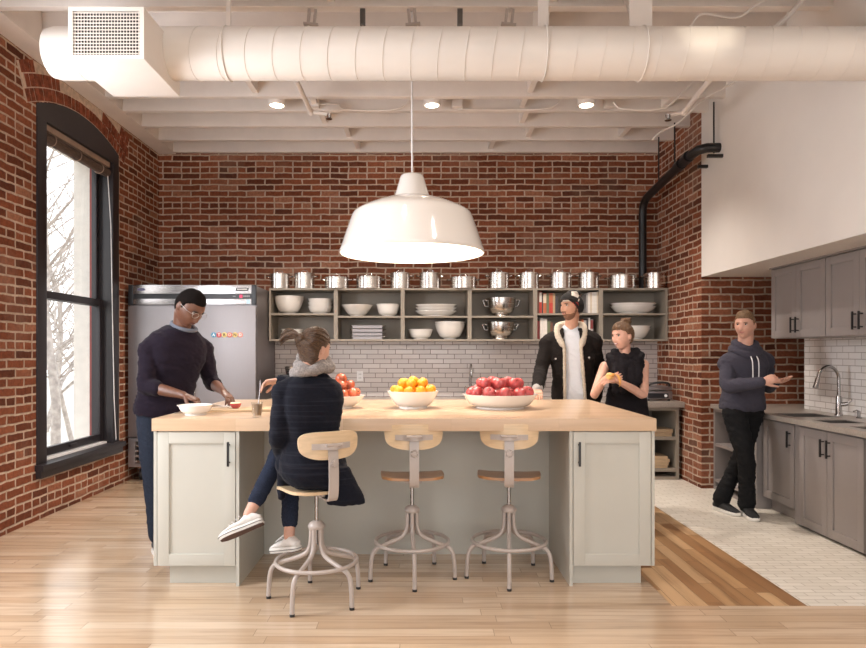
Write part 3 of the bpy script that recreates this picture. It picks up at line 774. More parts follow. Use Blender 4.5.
# unit 1
for i in range(2): bowl('mixing_bowl', (shelfx(288.7), Yb, SHU[0] + .026 * i), .165, .172, .07, ['white mixing bowl, lower of two nested beside the fridge', 'white mixing bowl, inner of two nested beside the fridge'][i], 'bowl', G1, .42)
for i in range(3): bowl('serving_bowl', (shelfx(320), Yb, SHU[0] + .042 * i), .138, .085, .085, ['wide white bowl, bottom of three stacked by the mixing bowls', 'wide white bowl, middle of three stacked by the mixing bowls', 'wide white bowl, top of three stacked by the mixing bowls'][i], 'bowl', G1, .4)
for i in range(2): bowl('serving_bowl', (shelfx(292), Yb, SHL + .040 * i), .125, .075, .08, ['white bowl, lower of two behind the seated woman', 'white bowl, upper of two behind the seated woman'][i], 'bowl', G1, .4)
# unit 2
bowl('serving_bowl', (shelfx(357), Yb, SHU[1]), .178, .128, .08, 'wide flared white bowl above the metal trays', 'bowl', G1, .7)
bowl('serving_bowl', (shelfx(388), Yb, SHU[1]), .135, .138, .075, 'deep white bowl at the right end above the metal trays', 'bowl', G1, .42)
# unit 3
for i in range(3): bowl('platter', (shelfx(436), Yb, SHU[2] + .036 * i), .235, .062, .15, ['broad white platter, bottom of three under the pendant', 'broad white platter, middle of three under the pendant', 'broad white platter, top of three under the pendant'][i], 'platter', G2, .6, .62)
bowl('serving_bowl', (shelfx(420.5), Yb, SHL), .142, .112, .085, 'single round white bowl below the stacked platters', 'bowl', G1, .45)
for i in range(2): bowl('mixing_bowl', (shelfx(450), Yb, SHL + .028 * i), .172, .170, .072, ['white mixing bowl, lower of two nested beside the colanders', 'white mixing bowl, inner of two nested beside the colanders'][i], 'bowl', G1, .42)
# unit 6
for i in range(2): bowl('platter', (shelfx(633.5), Yb, SHU[5] + .034 * i), .262, .085, .16, ['broad white platter, lower of two beside the brick pier', 'broad white platter, upper of two beside the brick pier'][i], 'platter', G2, .6, .6)
for i in range(2): bowl('serving_bowl', (shelfx(636), Yb, SHL + .026 * i), .165, .125, .08, ['white bowl, outer of two nested behind the smiling woman', 'white bowl, inner of two nested behind the smiling woman'][i], 'bowl', G1, .6)
# metal trays
for i in range(4):
    t = thing('metal_tray', (shelfx(368), Yb, SHL + .0415 * i), 'steel roasting tray, ' + ['lowest', 'second', 'third', 'topmost'][i] + ' of the stack of four', 'tray', 'steel trays stacked on the shelf')
    tb = MB(); a, b, h, w = .168, .115, .033, .004
    tb.box(-a, a, -b, b, 0, w).box(-a, a, -b, -b + w, w, h).box(-a, a, b - w, b, w, h).box(-a, -a + w, -b + w, b - w, w, h).box(a - w, a, -b + w, b - w, w, h)
    tb.box(-a - .006, a + .006, -b - .006, -b, h - .004, h).box(-a - .006, a + .006, b, b + .006, h - .004, h)
    tb.build('pan', M['steel'], t, 30)
    for s in (-1, 1):
        MB().tube(arcpts([(s * a, -.045, .028), (s * (a + .028), -.04, .03), (s * (a + .034), 0, .03), (s * (a + .028), .04, .03), (s * a, .045, .028)], 4), .0045, 8).build('handle', M['chrome'], t)
# colanders
for z, R, H, px, lab in ((SHU[3], .165, .205, 501.5, 'steel footed colander on the upper shelf'), (SHL, .158, .190, 500.5, 'steel footed colander on the lower shelf')):
    c = thing('colander', (shelfx(px), Yb, z), lab, 'colander', 'footed steel colanders')
    pr = [(.001, .03), (.07, .032), (.092, .005), (.095, 0), (.099, .004), (.086, .034)]
    for i in range(1, 9): s = i / 8; pr.append((.085 + (R - .085) * math.sin(s * PI / 2) ** .62, .036 + (H - .036) * (1 - math.cos(s * PI / 2)) ** .9))
    pr += [(R + .010, H), (R + .010, H + .004), (R - .004, H + .003)]
    for i in range(7, 0, -1): s = i / 8; pr.append((.080 + (R - .085) * math.sin(s * PI / 2) ** .62, .041 + (H - .036) * (1 - math.cos(s * PI / 2)) ** .9))
    pr.append((.001, .044))
    MB().lathe(pr, (0, 0, 0), 40).build('body', M['steelp'], c)
    for s in (-1, 1):
        MB().tube(arcpts([(s * R * .90, 0, H * .58), (s * (R + .022), 0, H * .60), (s * (R + .034), 0, H * .76), (s * (R + .046), 0, H * .90), (s * (R + .020), 0, H * .93), (s * R * .985, 0, H * .86)], 4), .0075, 10).build('handle', M['chrome'], c)
# stockpots along the top
def pot(loc, R, H, lab, lid=True):
    p = thing('stockpot', loc, lab, 'pot', 'steel pots on top of the shelves')
    pr = [(.001, 0), (R - .004, 0), (R, .004), (R, H - .006), (R + .004, H - .003), (R + .004, H), (R - .003, H)]
    MB().lathe(pr + [(R - .004, H - .01), (.001, H - .01)], (0, 0, 0), 36).build('body', M['steelp'], p)
    MB().lathe([(R - .004, H), (R + .002, H + .001), (R + .002, H + .005), (R * .6, H + .014), (.001, H + .018)], (0, 0, 0), 36).build('lid', M['steelp'], p)
    MB().tube(arcpts([(-.035, 0, H + .015), (-.03, 0, H + .035), (0, 0, H + .042), (.03, 0, H + .035), (.035, 0, H + .015)], 4), .0045, 8).build('lid_handle', M['chrome'], p)
    for s in (-1, 1):
        MB().tube(arcpts([(s * R * .97, -.045, H * .82), (s * (R + .03), -.04, H * .84), (s * (R + .036), 0, H * .85), (s * (R + .03), .04, H * .84), (s * R * .97, .045, H * .82)], 4), .0055, 8).build('handle', M['chrome'], p)
    p.rotation_euler = (0, 0, 0)
    return p
pots = [(281, 9.3, .165, 'tall steel stockpot nearest the fridge'), (305.5, 9.5, .17, 'tall steel stockpot second from the fridge'), (337.5, 11.5, .125, 'low wide steel pot third from the fridge'), (369.5, 12, .13, 'low wide steel pot fourth from the fridge, by the pendant rim'),
        (400.5, 9.4, .175, 'tall steel stockpot left under the pendant'), (430, 10, .175, 'tall steel stockpot right of centre under the pendant'), (463, 12.3, .125, 'low wide steel pot above the platters and mixing bowls'), (498, 9.8, .175, 'tall steel stockpot above the colanders on the left'),
        (528, 9.4, .175, 'tall steel stockpot above the colanders on the right'), (559, 10, .175, 'tall steel stockpot over the beanie man'), (587, 9.6, .175, 'tall steel stockpot over the cookbooks on the right'), (620, 12.3, .145, 'low wide steel pot second from the brick pier'), (653, 10, .17, 'tall steel stockpot beside the black corner pipe')]
for px, rp, h, lab in pots: pot((shelfx(px), 7.545, SZ1), rp * 7.6 / FPX * 1.06, h, lab)
# cookbooks
bc_ = {'red': (.48, .05, .035), 'white': (.72, .68, .63), 'cream': (.62, .52, .40), 'brown': (.16, .07, .045), 'green': (.14, .16, .09), 'dark': (.05, .045, .05), 'rust': (.46, .13, .06), 'grey': (.36, .34, .33), 'maroon': (.20, .03, .03), 'tan': (.42, .30, .18)}
bm_ = {}
def book(x, z, w, h, d, c, lab, band=None, tilt=0., c2=None):
    if c not in bm_: bm_[c] = plain('book_cover_' + c, bc_[c], .55, var=.08, nscale=30)
    if c2 and c2 not in bm_: bm_[c2] = plain('book_cover_' + c2, bc_[c2], .55, var=.08, nscale=30)
    o = thing('cookbook', (x, SY0 + .05, z), lab, 'book', 'cookbooks in the grey shelf unit')
    mb = MB().box(-w/2, -w/2 + .003, 0, d, 0, h).box(w/2 - .003, w/2, 0, d, 0, h).box(-w/2 + .003, w/2 - .003, 0, .004, 0, h)
    if c2: mb.box(-w/2 + .0005, w/2 - .0005, -.0012, .0, h * .52, h * .96, 1)
    mb.build('cover', [bm_[c], bm_.get(c2 or c)], o, 30)
    MB().box(-w/2 + .003, w/2 - .003, .004, d - .006, .004, h - .004).build('pages', M['pwhite'], o, 30)
    o.rotation_euler = (0, tilt, 0)
zu, zl = SHU[4], SHL
def row(px0, z, lst, where):
    x = (px0 - 420) * 7.48 / FPX
    for i, (w, h, c, c2) in enumerate(lst):
        nm = {'c2': ''}
        lab = f"{ {'red':'red','white':'white','cream':'cream','brown':'brown','green':'olive green','dark':'black','rust':'rust red','grey':'grey','maroon':'maroon','tan':'tan'}[c]} spined cookbook, {['first','second','third','fourth','fifth','sixth','seventh','eighth','ninth'][i]} from the left in the {where}"
        book(x + w/2, z, w - .002, h, .20, c, lab, c2=c2); x += w
row(537.4, zu, [(.022, .24, 'brown', None), (.030, .245, 'red', 'white'), (.014, .21, 'dark', None), (.038, .225, 'rust', 'cream'), (.030, .23, 'green', None), (.042, .228, 'red', 'rust'), (.026, .228, 'tan', None), (.03, .20, 'dark', None)], 'upper row by the beanie')
row(586.5, zu, [(.020, .22, 'grey', None), (.024, .235, 'white', None), (.020, .238, 'cream', None), (.028, .238, 'white', None), (.026, .24, 'white', None), (.024, .242, 'cream', None)], 'white upper row behind the beanie')
row(537.4, zl, [(.030, .21, 'maroon', None), (.034, .235, 'white', None), (.022, .23, 'white', None), (.026, .228, 'white', None), (.036, .205, 'green', None), (.028, .19, 'brown', None), (.03, .18, 'dark', None)], 'lower row by the sherpa collar')
row(573.0, zl, [(.030, .20, 'grey', None), (.034, .21, 'white', None), (.036, .20, 'cream', None), (.024, .225, 'rust', None), (.030, .215, 'grey', None), (.022, .235, 'dark', None), (.020, .24, 'white', None), (.034, .225, 'grey', 'maroon')], 'lower row behind the dark jacket')

# ------------------------------------------------------------------ fridge
FX0, FX1, FYF, FZ1 = -3.035, -1.70, 6.90, 2.048
f = thing('refrigerator', ((FX0 + FX1) / 2, FYF, 0), 'wide stainless steel commercial fridge on casters', 'refrigerator')
hw = (FX1 - FX0) / 2 - .003
MB().box(-hw, hw, .06, .90, .15, FZ1 - .012).build('body', M['steel'], f)
MB().box(-hw + .05, hw - .05, .012, .06, 1.955, FZ1, bev=.003).build('header_panel', M['steelh'], f)
MB().box(-hw + .05, hw - .05, .02, .06, 1.903, 1.955).build('control_strip', M['blackplastic'], f)
MB().box(-hw + .05, hw - .05, .012, .06, 1.845, 1.903, bev=.003).build('lower_header', M['steelh'], f)
for s in (-1, 1): MB().box(s * hw, s * (hw - .05), .006, .06, 1.838, FZ1, bev=.006).build('end_cap', M['blackplastic'], f)
for s in (-1, 1):
    dr = MB().box(s * .003, s * (hw - .002), 0, .056, .465, 1.825, bev=.006).build('door', M['steel'], f)
    MB().box(s * .012, s * .04, -.018, -.0005, .85, 1.45, bev=.004).build('handle', M['steelh'], dr)
gb = MB().box(-hw, -hw + .07, .01, .058, .155, .455).box(hw - .07, hw, .01, .058, .155, .455).box(-hw + .07, hw - .07, .01, .058, .42, .455).box(-hw + .07, hw - .07, .01, .058, .155, .19)
gb.build('lower_panel', M['steel'], f)
MB().box(-hw + .07, hw - .07, .05, .058, .19, .42).build('vent_backing', M['blackplastic'], f)
for k in range(4):
    z = .203 + k * .054
    MB().add([(-hw + .072, .012, z), (hw - .072, .012, z), (hw - .072, .048, z + .042), (-hw + .072, .048, z + .042), (-hw + .072, .012, z - .003), (hw - .072, .012, z - .003), (hw - .072, .048, z + .039), (-hw + .072, .048, z + .039)],
             [(0,1,2,3),(7,6,5,4),(0,4,5,1),(1,5,6,2),(2,6,7,3),(3,7,4,0)]).build('louvre', M['steelh'], f)
for x in (-hw + .10, hw - .10):
    for y in (.12, .80):
        w = MB().lathe([(.001, -.02), (.045, -.02), (.06, -.014), (.062, 0), (.06, .014), (.045, .02), (.001, .02)], (x, y, .062), 26, 0, 'X').build('caster', M['black'], f)
        MB().box(x - .03, x + .03, y - .03, y + .03, .128, .15).box(x - .03, x - .025, y - .02, y + .02, .06, .128).box(x + .025, x + .03, y - .02, y + .02, .06, .128).build('fork', M['steelh'], w)
# badges and display on the header
bd = MB().lathe([(.001, -.002), (1, -.002), (1, .0), (.001, .0)], (0, 0, 0), 28, 0, 'Y')
for v in bd.v: v.x *= .042; v.z *= .014
bd.xf(Matrix.Translation((-hw + .135, .0115, 2.0))); o = bd.build('badge', plain('blue_grey_badge', (.14, .13, .24), .4), f); o['label'] = 'small oval blue badge'
o = MB().prism([(hw - .215, 1.985), (hw - .085, 1.985), (hw - .075, 2.018), (hw - .205, 2.018)], 'Y', .008, .0119).build('badge', M['black'], f); o['label'] = 'black slanted badge plate'
lt = MB()
for k in range(9): lt.box(hw - .195 + k * .0118, hw - .1875 + k * .0118, .0066, .008, 1.997, 2.007)
lt.build('lettering', M['pwhite'], o)
dm = MB().box(hw - .175, hw - .145, .017, .0195, 1.914, 1.945); dm.build('red_display', plain('red_digits', (.5, .02, .08), .4, emit=((1, .05, .15), .35)), f)
dm = MB()
for k in range(4): dm.box(hw - .135 + k * .018, hw - .123 + k * .018, .018, .0195, 1.922, 1.940)
dm.box(hw - .245, hw - .215, .018, .0195, 1.927, 1.933); dm.build('buttons', plain('grey_buttons', (.25, .24, .25), .5), f)
o = MB().box(hw - .10, hw - .062, .0105, .0118, 1.852, 1.897).build('sticker', plain('pale_blue_sticker', (.45, .62, .75), .5), f); o['label'] = 'pale blue sticker'
# letter magnets
cols = [('A', (.03, .22, .38), (.75, .85, .9), 'blue'), ('T', (.52, .05, .06), (.85, .75, .7), 'red'), ('R', (.72, .56, .20), (.05, .04, .02), 'yellow'), ('O', (.60, .09, .06), (.85, .7, .6), 'orange red'), ('N', (.72, .52, .16), (.05, .04, .02), 'golden'), ('D', (.70, .24, .20), (.88, .75, .7), 'pink')]
for i, (ch, c, tc, cn) in enumerate(cols):
    P = at(213.8 + 5.32 * i, 334.9, FYF)
    mg = thing('letter_magnet', (P.x, FYF, P.z), f'round {cn} magnet with the letter {ch} on the fridge door', 'magnet', 'round letter magnets on the fridge')
    MB().lathe([(.001, -.006), (.024, -.006), (.027, -.003), (.027, -.0003), (.001, -.0003)], (0, 0, 0), 28, 0, 'Y').build('disc', plain('magnet_' + cn.replace(' ', '_'), c, .35), mg)
    cu = bpy.data.curves.new('letter', 'FONT'); cu.body = ch; cu.size = .040; cu.align_x = 'CENTER'; cu.align_y = 'CENTER'; cu.extrude = .0006; cu.offset = .0014
    t0 = bpy.data.objects.new('tmp', cu); col.objects.link(t0); dg = bpy.context.evaluated_depsgraph_get(); dg.update()
    lm = bpy.data.meshes.new_from_object(t0.evaluated_get(dg), depsgraph=dg); bpy.data.objects.remove(t0); lm.materials.clear(); lm.materials.append(plain('letter_ink_' + cn.replace(' ', '_'), tc, .5))
    t = bpy.data.objects.new('letter', lm); col.objects.link(t)
    t.rotation_euler = (PI/2, 0, 0); t.location = (0, -.0068, 0); t.parent = mg

# ------------------------------------------------------------------ things on the back counter
g = thing('panini_press', (2.575, 7.26, BT), 'steel panini press with black handle beside the brick pier', 'kitchen appliance')
MB().box(-.15, .13, -.14, .16, .018, .105, bev=.012).build('base', M['steel'], g)
o = MB().box(-.135, .085, -.1425, -.1405, .03, .082).build('control_panel', M['blackplastic'], g)
MB().lathe([(.001, -.014), (.014, -.013), (.016, 0), (.001, 0)], (.055, -.1428, .056), 18, 0, 'Y').build('dial', M['pwhite'], o)
MB().box(-.15, .13, -.14, .16, .112, .155, bev=.014).build('lid', M['steel'], g)
hd = MB().tube(arcpts([(-.12, -.10, .15), (-.11, -.15, .18), (-.05, -.165, .197), (.04, -.165, .197), (.09, -.15, .18), (.10, -.10, .15)], 5), .012, 10).build('handle', M['blackplastic'], g)
for x in (-.12, .10):
    for y in (-.11, .13): MB().lathe([(.001, 0), (.015, 0), (.015, .019), (.001, .019)], (x, y, 0), 12).build('foot', M['blackplastic'], g)
g = thing('coffee_grinder', (-1.46, 7.45, BT), 'black coffee appliance with steel top beside the fridge', 'kitchen appliance')
MB().box(-.11, .11, -.13, .15, 0, .27, bev=.012).build('body', M['blackplastic'], g)
MB().lathe([(.06, .26), (.07, .28), (.085, .36), (.088, .365), (.001, .365)], (.03, 0, 0), 24).build('hopper', M['steelp'], g)
MB().box(-.07, .07, -.16, -.13, .02, .05, bev=.004).build('tray', M['steel'], g)
g = thing('bar_tap', ((470.7 - 420) * 7.62 / FPX, 7.66, BT), 'slim dark gooseneck tap on the back counter', 'tap')
MB().lathe([(.026, 0), (.026, .012), (.02, .02), (.016, .10), (.016, .16), (.001, .16)], (0, 0, 0), 20).build('base', M['chrome'], g)
MB().tube(arcpts([(0, 0, .15), (0, 0, .28), (.0, -.02, .345), (.0, -.08, .385), (.0, -.14, .35), (.0, -.155, .28), (.0, -.155, .24)], 6), .011, 12).build('spout', M['chrome'], g)
MB().tube([(-.016, 0, .10), (-.06, -.01, .125)], .007, 8).build('lever', M['chrome'], g)
for px, py, lab in ((360, 376, 'white socket plate on the tiles right of the seated woman'), (560, 383, 'white socket plate on the tiles behind the beanie man')):
    P = at(px, py, YB - .016); o = thing('outlet', (P.x, YB - .016, P.z), lab, 'power socket', 'socket plates on the backsplash')
    MB().box(-.036, .036, -.005, -.0002, -.058, .058, bev=.002).build('plate', M['pwhite'], o)
    MB().box(-.012, -.008, -.006, -.0048, .012, .03).box(.008, .012, -.006, -.0048, .012, .03).box(-.012, -.008, -.006, -.0048, -.03, -.012).box(.008, .012, -.006, -.0048, -.03, -.012).build('slots', M['black'], o)

# ------------------------------------------------------------------ kitchen run on the right
KT = .836; KX = 2.92
kw = MB()
t0, t1 = KT - .04, KT
holes = [(5.27, 5.60, 2.965, 3.32), (4.80, 5.05, 2.965, 3.24), (4.30, 4.60, 2.965, 3.30)]
kw.box(2.872, 2.965, 3.3, YP - .002, t0, t1); kw.box(3.33, 3.488, 3.3, 6.04, t0, t1); kw.box(3.33, 3.80, 6.04, YP - .002, t0, t1)
edges = [3.3] + [v for h in reversed(holes) for v in (h[0], h[1])] + [YP - .002]
for a, b in zip(edges[0::2], edges[1::2]): kw.box(2.965, 3.33, a, b, t0, t1)
for h in holes:
    if h[3] < 3.33: kw.box(h[3], 3.33, h[0], h[1], t0, t1)
o = kw.build('kitchen_worktop', M['quartz']); center_origin(o, (3.2, 5.0, KT - .02)); tag(o, 'grey stone worktop with cut-out sinks along the right wall', 'worktop')
for i, (h, lab) in enumerate(zip(holes, ('dark steel sink basin farthest along the worktop by the tap', 'dark steel sink basin in the middle of the worktop', 'dark steel sink basin nearest the camera in the worktop'))):
    a, b, c, d_ = h; dep = .16
    cx, cy = (c + d_) / 2, (a + b) / 2
    s = MB().box(c - cx, d_ - cx, a - cy, b - cy, -dep, -dep + .004)
    for q in ((c, c + .004, a, b), (d_ - .004, d_, a, b), (c + .004, d_ - .004, a, a + .004), (c + .004, d_ - .004, b - .004, b)): s.box(q[0] - cx, q[1] - cx, q[2] - cy, q[3] - cy, -dep + .004, -.006)
    o = s.build('sink_basin', M['dsteel']); o.location = (cx, cy, KT); tag(o, lab, 'sink', 'sink basins in the worktop')
    MB().lathe([(.001, -dep + .006), (.03, -dep + .006), (.035, -dep + .0042), (.001, -dep + .0042)], (0, 0, 0), 18).build('drain', M['chrome'], o)
g = thing('kitchen_tap', (3.375, 5.36, KT), 'tall curved brushed steel kitchen tap at the sink', 'tap')
MB().lathe([(.030, 0), (.030, .01), (.024, .02), (.022, .14), (.018, .16), (.001, .16)], (0, 0, 0), 22).build('base', M['chrome'], g)
MB().tube(arcpts([(0, 0, .15), (0, 0, .25), (-.005, 0, .33), (-.05, -.01, .385), (-.11, -.02, .395), (-.165, -.03, .36), (-.19, -.035, .30)], 6), .0125, 14).build('neck', M['chrome'], g)
MB().tube([(-.188, -.035, .305), (-.20, -.037, .265), (-.212, -.04, .225)], [.016, .018, .021], 14).build('spray_head', M['chrome'], g)
MB().tube([(.0, 0, .09), (.035, -.02, .095), (.055, -.03, .10)], [.018, .017, .016], 14).tube([(.05, -.03, .10), (.075, -.05, .135)], .006, 8).build('lever', M['chrome'], g)
g = thing('soap_dispenser', (3.40, 5.15, KT), 'small steel soap dispenser right of the kitchen tap', 'soap dispenser')
MB().lathe([(.02, 0), (.02, .008), (.012, .014), (.012, .055), (.001, .058)], (0, 0, 0), 16).build('base', M['chrome'], g)
MB().tube([(0, 0, .055), (-.02, -.005, .062), (-.05, -.01, .055)], .006, 8).build('nozzle', M['chrome'], g)
# base cabinets face -X: build them facing -Y, rotate by -90 degrees
R90 = -PI/2
def kcab(y0, y1, face, lab, z0, doors, hs, dz0):
    w = y1 - y0; c = thing('kitchen_cabinet', (face, (y0 + y1) / 2, 0), lab, 'cabinet', 'grey base cabinets along the right wall', R90)
    # local x runs along -Y of the room (towards the camera), local y into the wall
    MB().box(-w/2 + .001, w/2 - .001, .022, 3.487 - face, z0, t0 - .002).build('body', M['grey_cab'], c)
    if z0 > .05: MB().box(-w/2 + .001, w/2 - .001, .08, 3.487 - face, 0, z0).build('toe_kick', M['grey_cab'], c)
    n = len(doors)
    for (a, b), h in zip(doors, hs):
        door(c, (a + b) / 2, (dz0 + t0 - .02) / 2, b - a, t0 - .02 - dz0, 0, M['grey_cab'], .062, h, .655, .13)
    return c
kcab(5.22, 5.72, 2.945, 'single-door grey base cabinet beside the leaning man', .11, [(-.235, .235)], [.18], .115)
kcab(4.37, 5.218, KX, 'wide two-door grey sink cabinet under the tap', .012, [(-.330, .020), (.024, .415)], [-.015, .058], .025)
kcab(3.5, 4.368, KX, 'grey base cabinet at the right edge of the picture', .012, [(-.425, -.002), (.002, .425)], [-.04, .04], .025)
op = thing('open_cabinet', (2.90, 6.15, 0), 'open grey shelf cabinet behind the leaning man, against the pier', 'cabinet', 'grey base cabinets along the right wall', R90)
unitbox(op, -.42, .42, 0, .58, 0, t0 - .002, .028, M['grey_cab'], (.09, .44))
def lo_bowl(loc, lab): return bowl('steel_bowl', loc, .12, .09, .06, lab, 'bowl', 'dishes in the open grey cabinet', .5, 1., 'steelp')
lo_bowl((3.06, 5.92, .455), 'steel bowl on the upper shelf behind the leaning man')
o = bowl('glass_bowl', (3.06, 5.93, .105), .13, .10, .07, 'pale blue bowl on the lower shelf behind the leaning man', 'bowl', 'dishes in the open grey cabinet', .5)
o.data = o.data.copy(); o.data.materials[0] = plain('pale_blue_glaze', (.40, .52, .62), .2)
o = MB().box(-.09, .09, -.11, .11, 0, .10, bev=.008).build('storage_box', M['pwhite']); o.location = (3.06, 6.25, .105); tag(o, 'white storage box on the lower shelf behind the leaning man', 'box', 'dishes in the open grey cabinet')
# wall cabinets
def ucab(y0, y1, lab):
    w = y1 - y0; c = thing('wall_cabinet', (3.115, (y0 + y1) / 2, 0), lab, 'cabinet', 'grey wall cabinets under the bulkhead', R90)
    MB().box(-w/2 + .0008, w/2 - .0008, .021, 3.489 - 3.115, 1.468, 2.078).build('body', M['grey_cab'], c)
    m = -.5 * w + .392
    door(c, (-w/2 + .003 + m - .0015) / 2, 1.773, (m - .0015) - (-w/2 + .003), .602, 0, M['grey_cab'], .062, m - .035, 1.575, .13)
    door(c, (w/2 - .003 + m + .0015) / 2, 1.773, (w/2 - .003) - (m + .0015), .602, 0, M['grey_cab'], .062, m + .035, 1.575, .13)
ucab(5.11, 5.90, 'two-door grey wall cabinet nearest the brick pier'); ucab(4.31, 5.108, 'two-door grey wall cabinet above the sinks'); ucab(3.51, 4.308, 'two-door grey wall cabinet nearest the camera')
tr = MB().box(3.10, 3.489, 3.51, 5.905, 2.0785, 2.0915).build('trim_2', M['grey_cab']); tag(tr, 'thin grey scribe strip above the wall cabinets', None, None, 'structure')

# ------------------------------------------------------------------ on the island
def fruit_mesh(kind):
    rnd = random.Random(5)
    r = {'orange': .0345, 'red': .0435, 'apple': .040}[kind]
    mb = MB(); pr = []
    for i in range(15):
        t = -PI/2 + PI * i / 14; rr = math.cos(t) * r; z = math.sin(t) * r
        if kind == 'orange': z *= .95
        else:
            z *= .92; dip = math.exp(-(rr / (r * .32)) ** 2) * r * .17
            z += -dip if t > 0 else dip * .6
            rr *= 1 + .05 * math.sin(t)
        pr.append((rr, z))
    mb.lathe(pr, (0, 0, 0), 22)
    return mb, r
FR = {}
for kd, mt in (('orange', 'orange'), ('red', 'applered'), ('apple', 'apple')):
    mb, r = fruit_mesh(kd); me = mb.mesh(kd, M[mt], 60)
    if kd == 'orange': sm = MB().lathe([(.001, r * .95), (.004, r * .955), (.003, r * .98), (.001, r * .98)], (0, 0, 0), 8).mesh('stem', M['stem'], 40)
    else: sm = MB().tube([(0, 0, r * .70), (.002, 0, r * .86), (.006, 0, r * 1.02)], .0022, 6).mesh('stem', M['stem'], 40)
    FR[kd] = (me, sm, r)
def fruit(kd, name, loc, lab, group, rnd):
    me, sm, r = FR[kd]
    o = bpy.data.objects.new(name, me); col.objects.link(o); o.location = loc
    o.rotation_euler = (rnd.uniform(-.9, .9), rnd.uniform(-.9, .9), rnd.uniform(0, 6))
    s = rnd.uniform(.94, 1.02); o.scale = (s, s, s)
    tag(o, lab, 'fruit', group)
    t = bpy.data.objects.new('stem', sm); col.objects.link(t); t.parent = o
def heap(kd, name, c, rings, lab, group, seed):
    rnd = random.Random(seed)
    for n, rad, z, ph in rings:
        for k in range(n):
            a = ph + 2*PI*k/n
            fruit(kd, name, (c[0] + rad * math.cos(a), c[1] + rad * math.sin(a), c[2] + z + rnd.uniform(-.004, .004)), lab, group, rnd)
YO = 4.55
def ix(px, Y): return (px - 420) * Y / FPX
bowl('fruit_bowl', (ix(413, YO), YO, IT), .176, .116, .095, 'footed white bowl heaped with oranges on the island', 'bowl', 'fruit bowls on the island', .62)
heap('orange', 'orange', (ix(413, YO), YO, IT + .116), [(10, .124, .006, .1), (5, .058, -.006, .4), (6, .074, .056, .35), (1, 0, .066, 0)], 'bright orange heaped in the footed white bowl', 'oranges in the bowl', 2)
bowl('fruit_bowl', (ix(500, YO), YO, IT), .250, .095, .165, 'broad white bowl heaped with red apples on the island', 'bowl', 'fruit bowls on the island', .5)
heap('red', 'red_apple', (ix(500, YO), YO, IT + .095), [(11, .190, .014, .2), (6, .096, .0, .5), (7, .125, .074, .1), (2, .045, .070, .9)], 'deep red apple heaped in the broad white bowl', 'red apples in the broad bowl', 3)
bowl('fruit_bowl', (ix(341, YO), YO, IT), .160, .085, .08, 'white bowl of mixed apples right of the seated woman', 'bowl', 'fruit bowls on the island', .62)
heap('apple', 'apple', (ix(341, YO), YO, IT + .085), [(7, .104, .016, .45), (1, 0, .0, 0), (4, .058, .072, .15), (1, 0, .115, 0)], 'yellow and red apple heaped in the bowl beside the seated woman', 'mixed apples in the bowl', 4)
bowl('prep_bowl', (ix(195.5, 4.05), 4.05, IT), .102, .060, .062, 'small white prep bowl at the left corner of the island', 'bowl', None, .46)
cbd = MB().box(-.30, .30, -.11, .11, 0, .016, bev=.004).build('cutting_board', M['boxwood']); cbd.location = (-1.20, 4.33, IT); cbd.rotation_euler = (0, 0, .16)
tag(cbd, 'wooden cutting board under the apple being sliced', 'cutting board')
# apple half being sliced
P = at(235.5, 404.3, 4.32); r_ = .036
ah = thing('apple_half', (P.x, P.y, IT + .0165), 'cut red apple half on the cutting board', 'fruit')
mb = MB().lathe([(.001, .004), (.016, 0), (.028, .008), (.036, .025), (.0365, .034)], (0, 0, 0), 24); mb.build('skin', M['applered'], ah)
MB().lathe([(.0362, .034), (.030, .039), (.012, .040), (.004, .036), (.001, .036)], (0, 0, 0), 24).build('cut_face', M['flesh'], ah)
pn = MB().box(-.10, .10, -.075, .075, 0, .0015).build('paper_sheet', M['pwhite']); pn.location = (-1.37, 4.45, IT + .0165); pn.rotation_euler = (0, 0, .5); tag(pn, 'white paper sheet beside the apple on the cutting board', 'paper')
kn = thing('paring_knife', (0, 0, 0), 'small knife held over the apple by the standing cook', 'knife')
sp2 = thing('teaspoon', (ix(190.0, 3.98) - .085, 4.14, IT), 'small steel spoon lying left of the prep bowl', 'spoon', None, .35)
MB().tube([(-.06, 0, .004), (0, 0, .006), (.04, 0, .006)], [.004, .003, .003], 8, 0, caps=True).sphere((.056, 0, .006), .017, 14, 0, (1.2, .8, .3)).build('spoon_body', M['chrome'], sp2)
# latte glass
GXL = at(257, 410, 3.905)
gl = thing('latte_glass', (GXL.x, 3.905, IT), 'small glass of milky coffee at the island edge', 'drinking glass')
MB().lathe([(.001, 0), (.026, 0), (.0265, .002), (.034, .088), (.0325, .088), (.0255, .010), (.001, .009)], (0, 0, 0), 32).build('tumbler', M['cglass'], gl)
MB().lathe([(.001, .0095), (.0250, .0105), (.0316, .078), (.001, .079)], (0, 0, 0), 32).build('coffee', M['coffee'], gl)
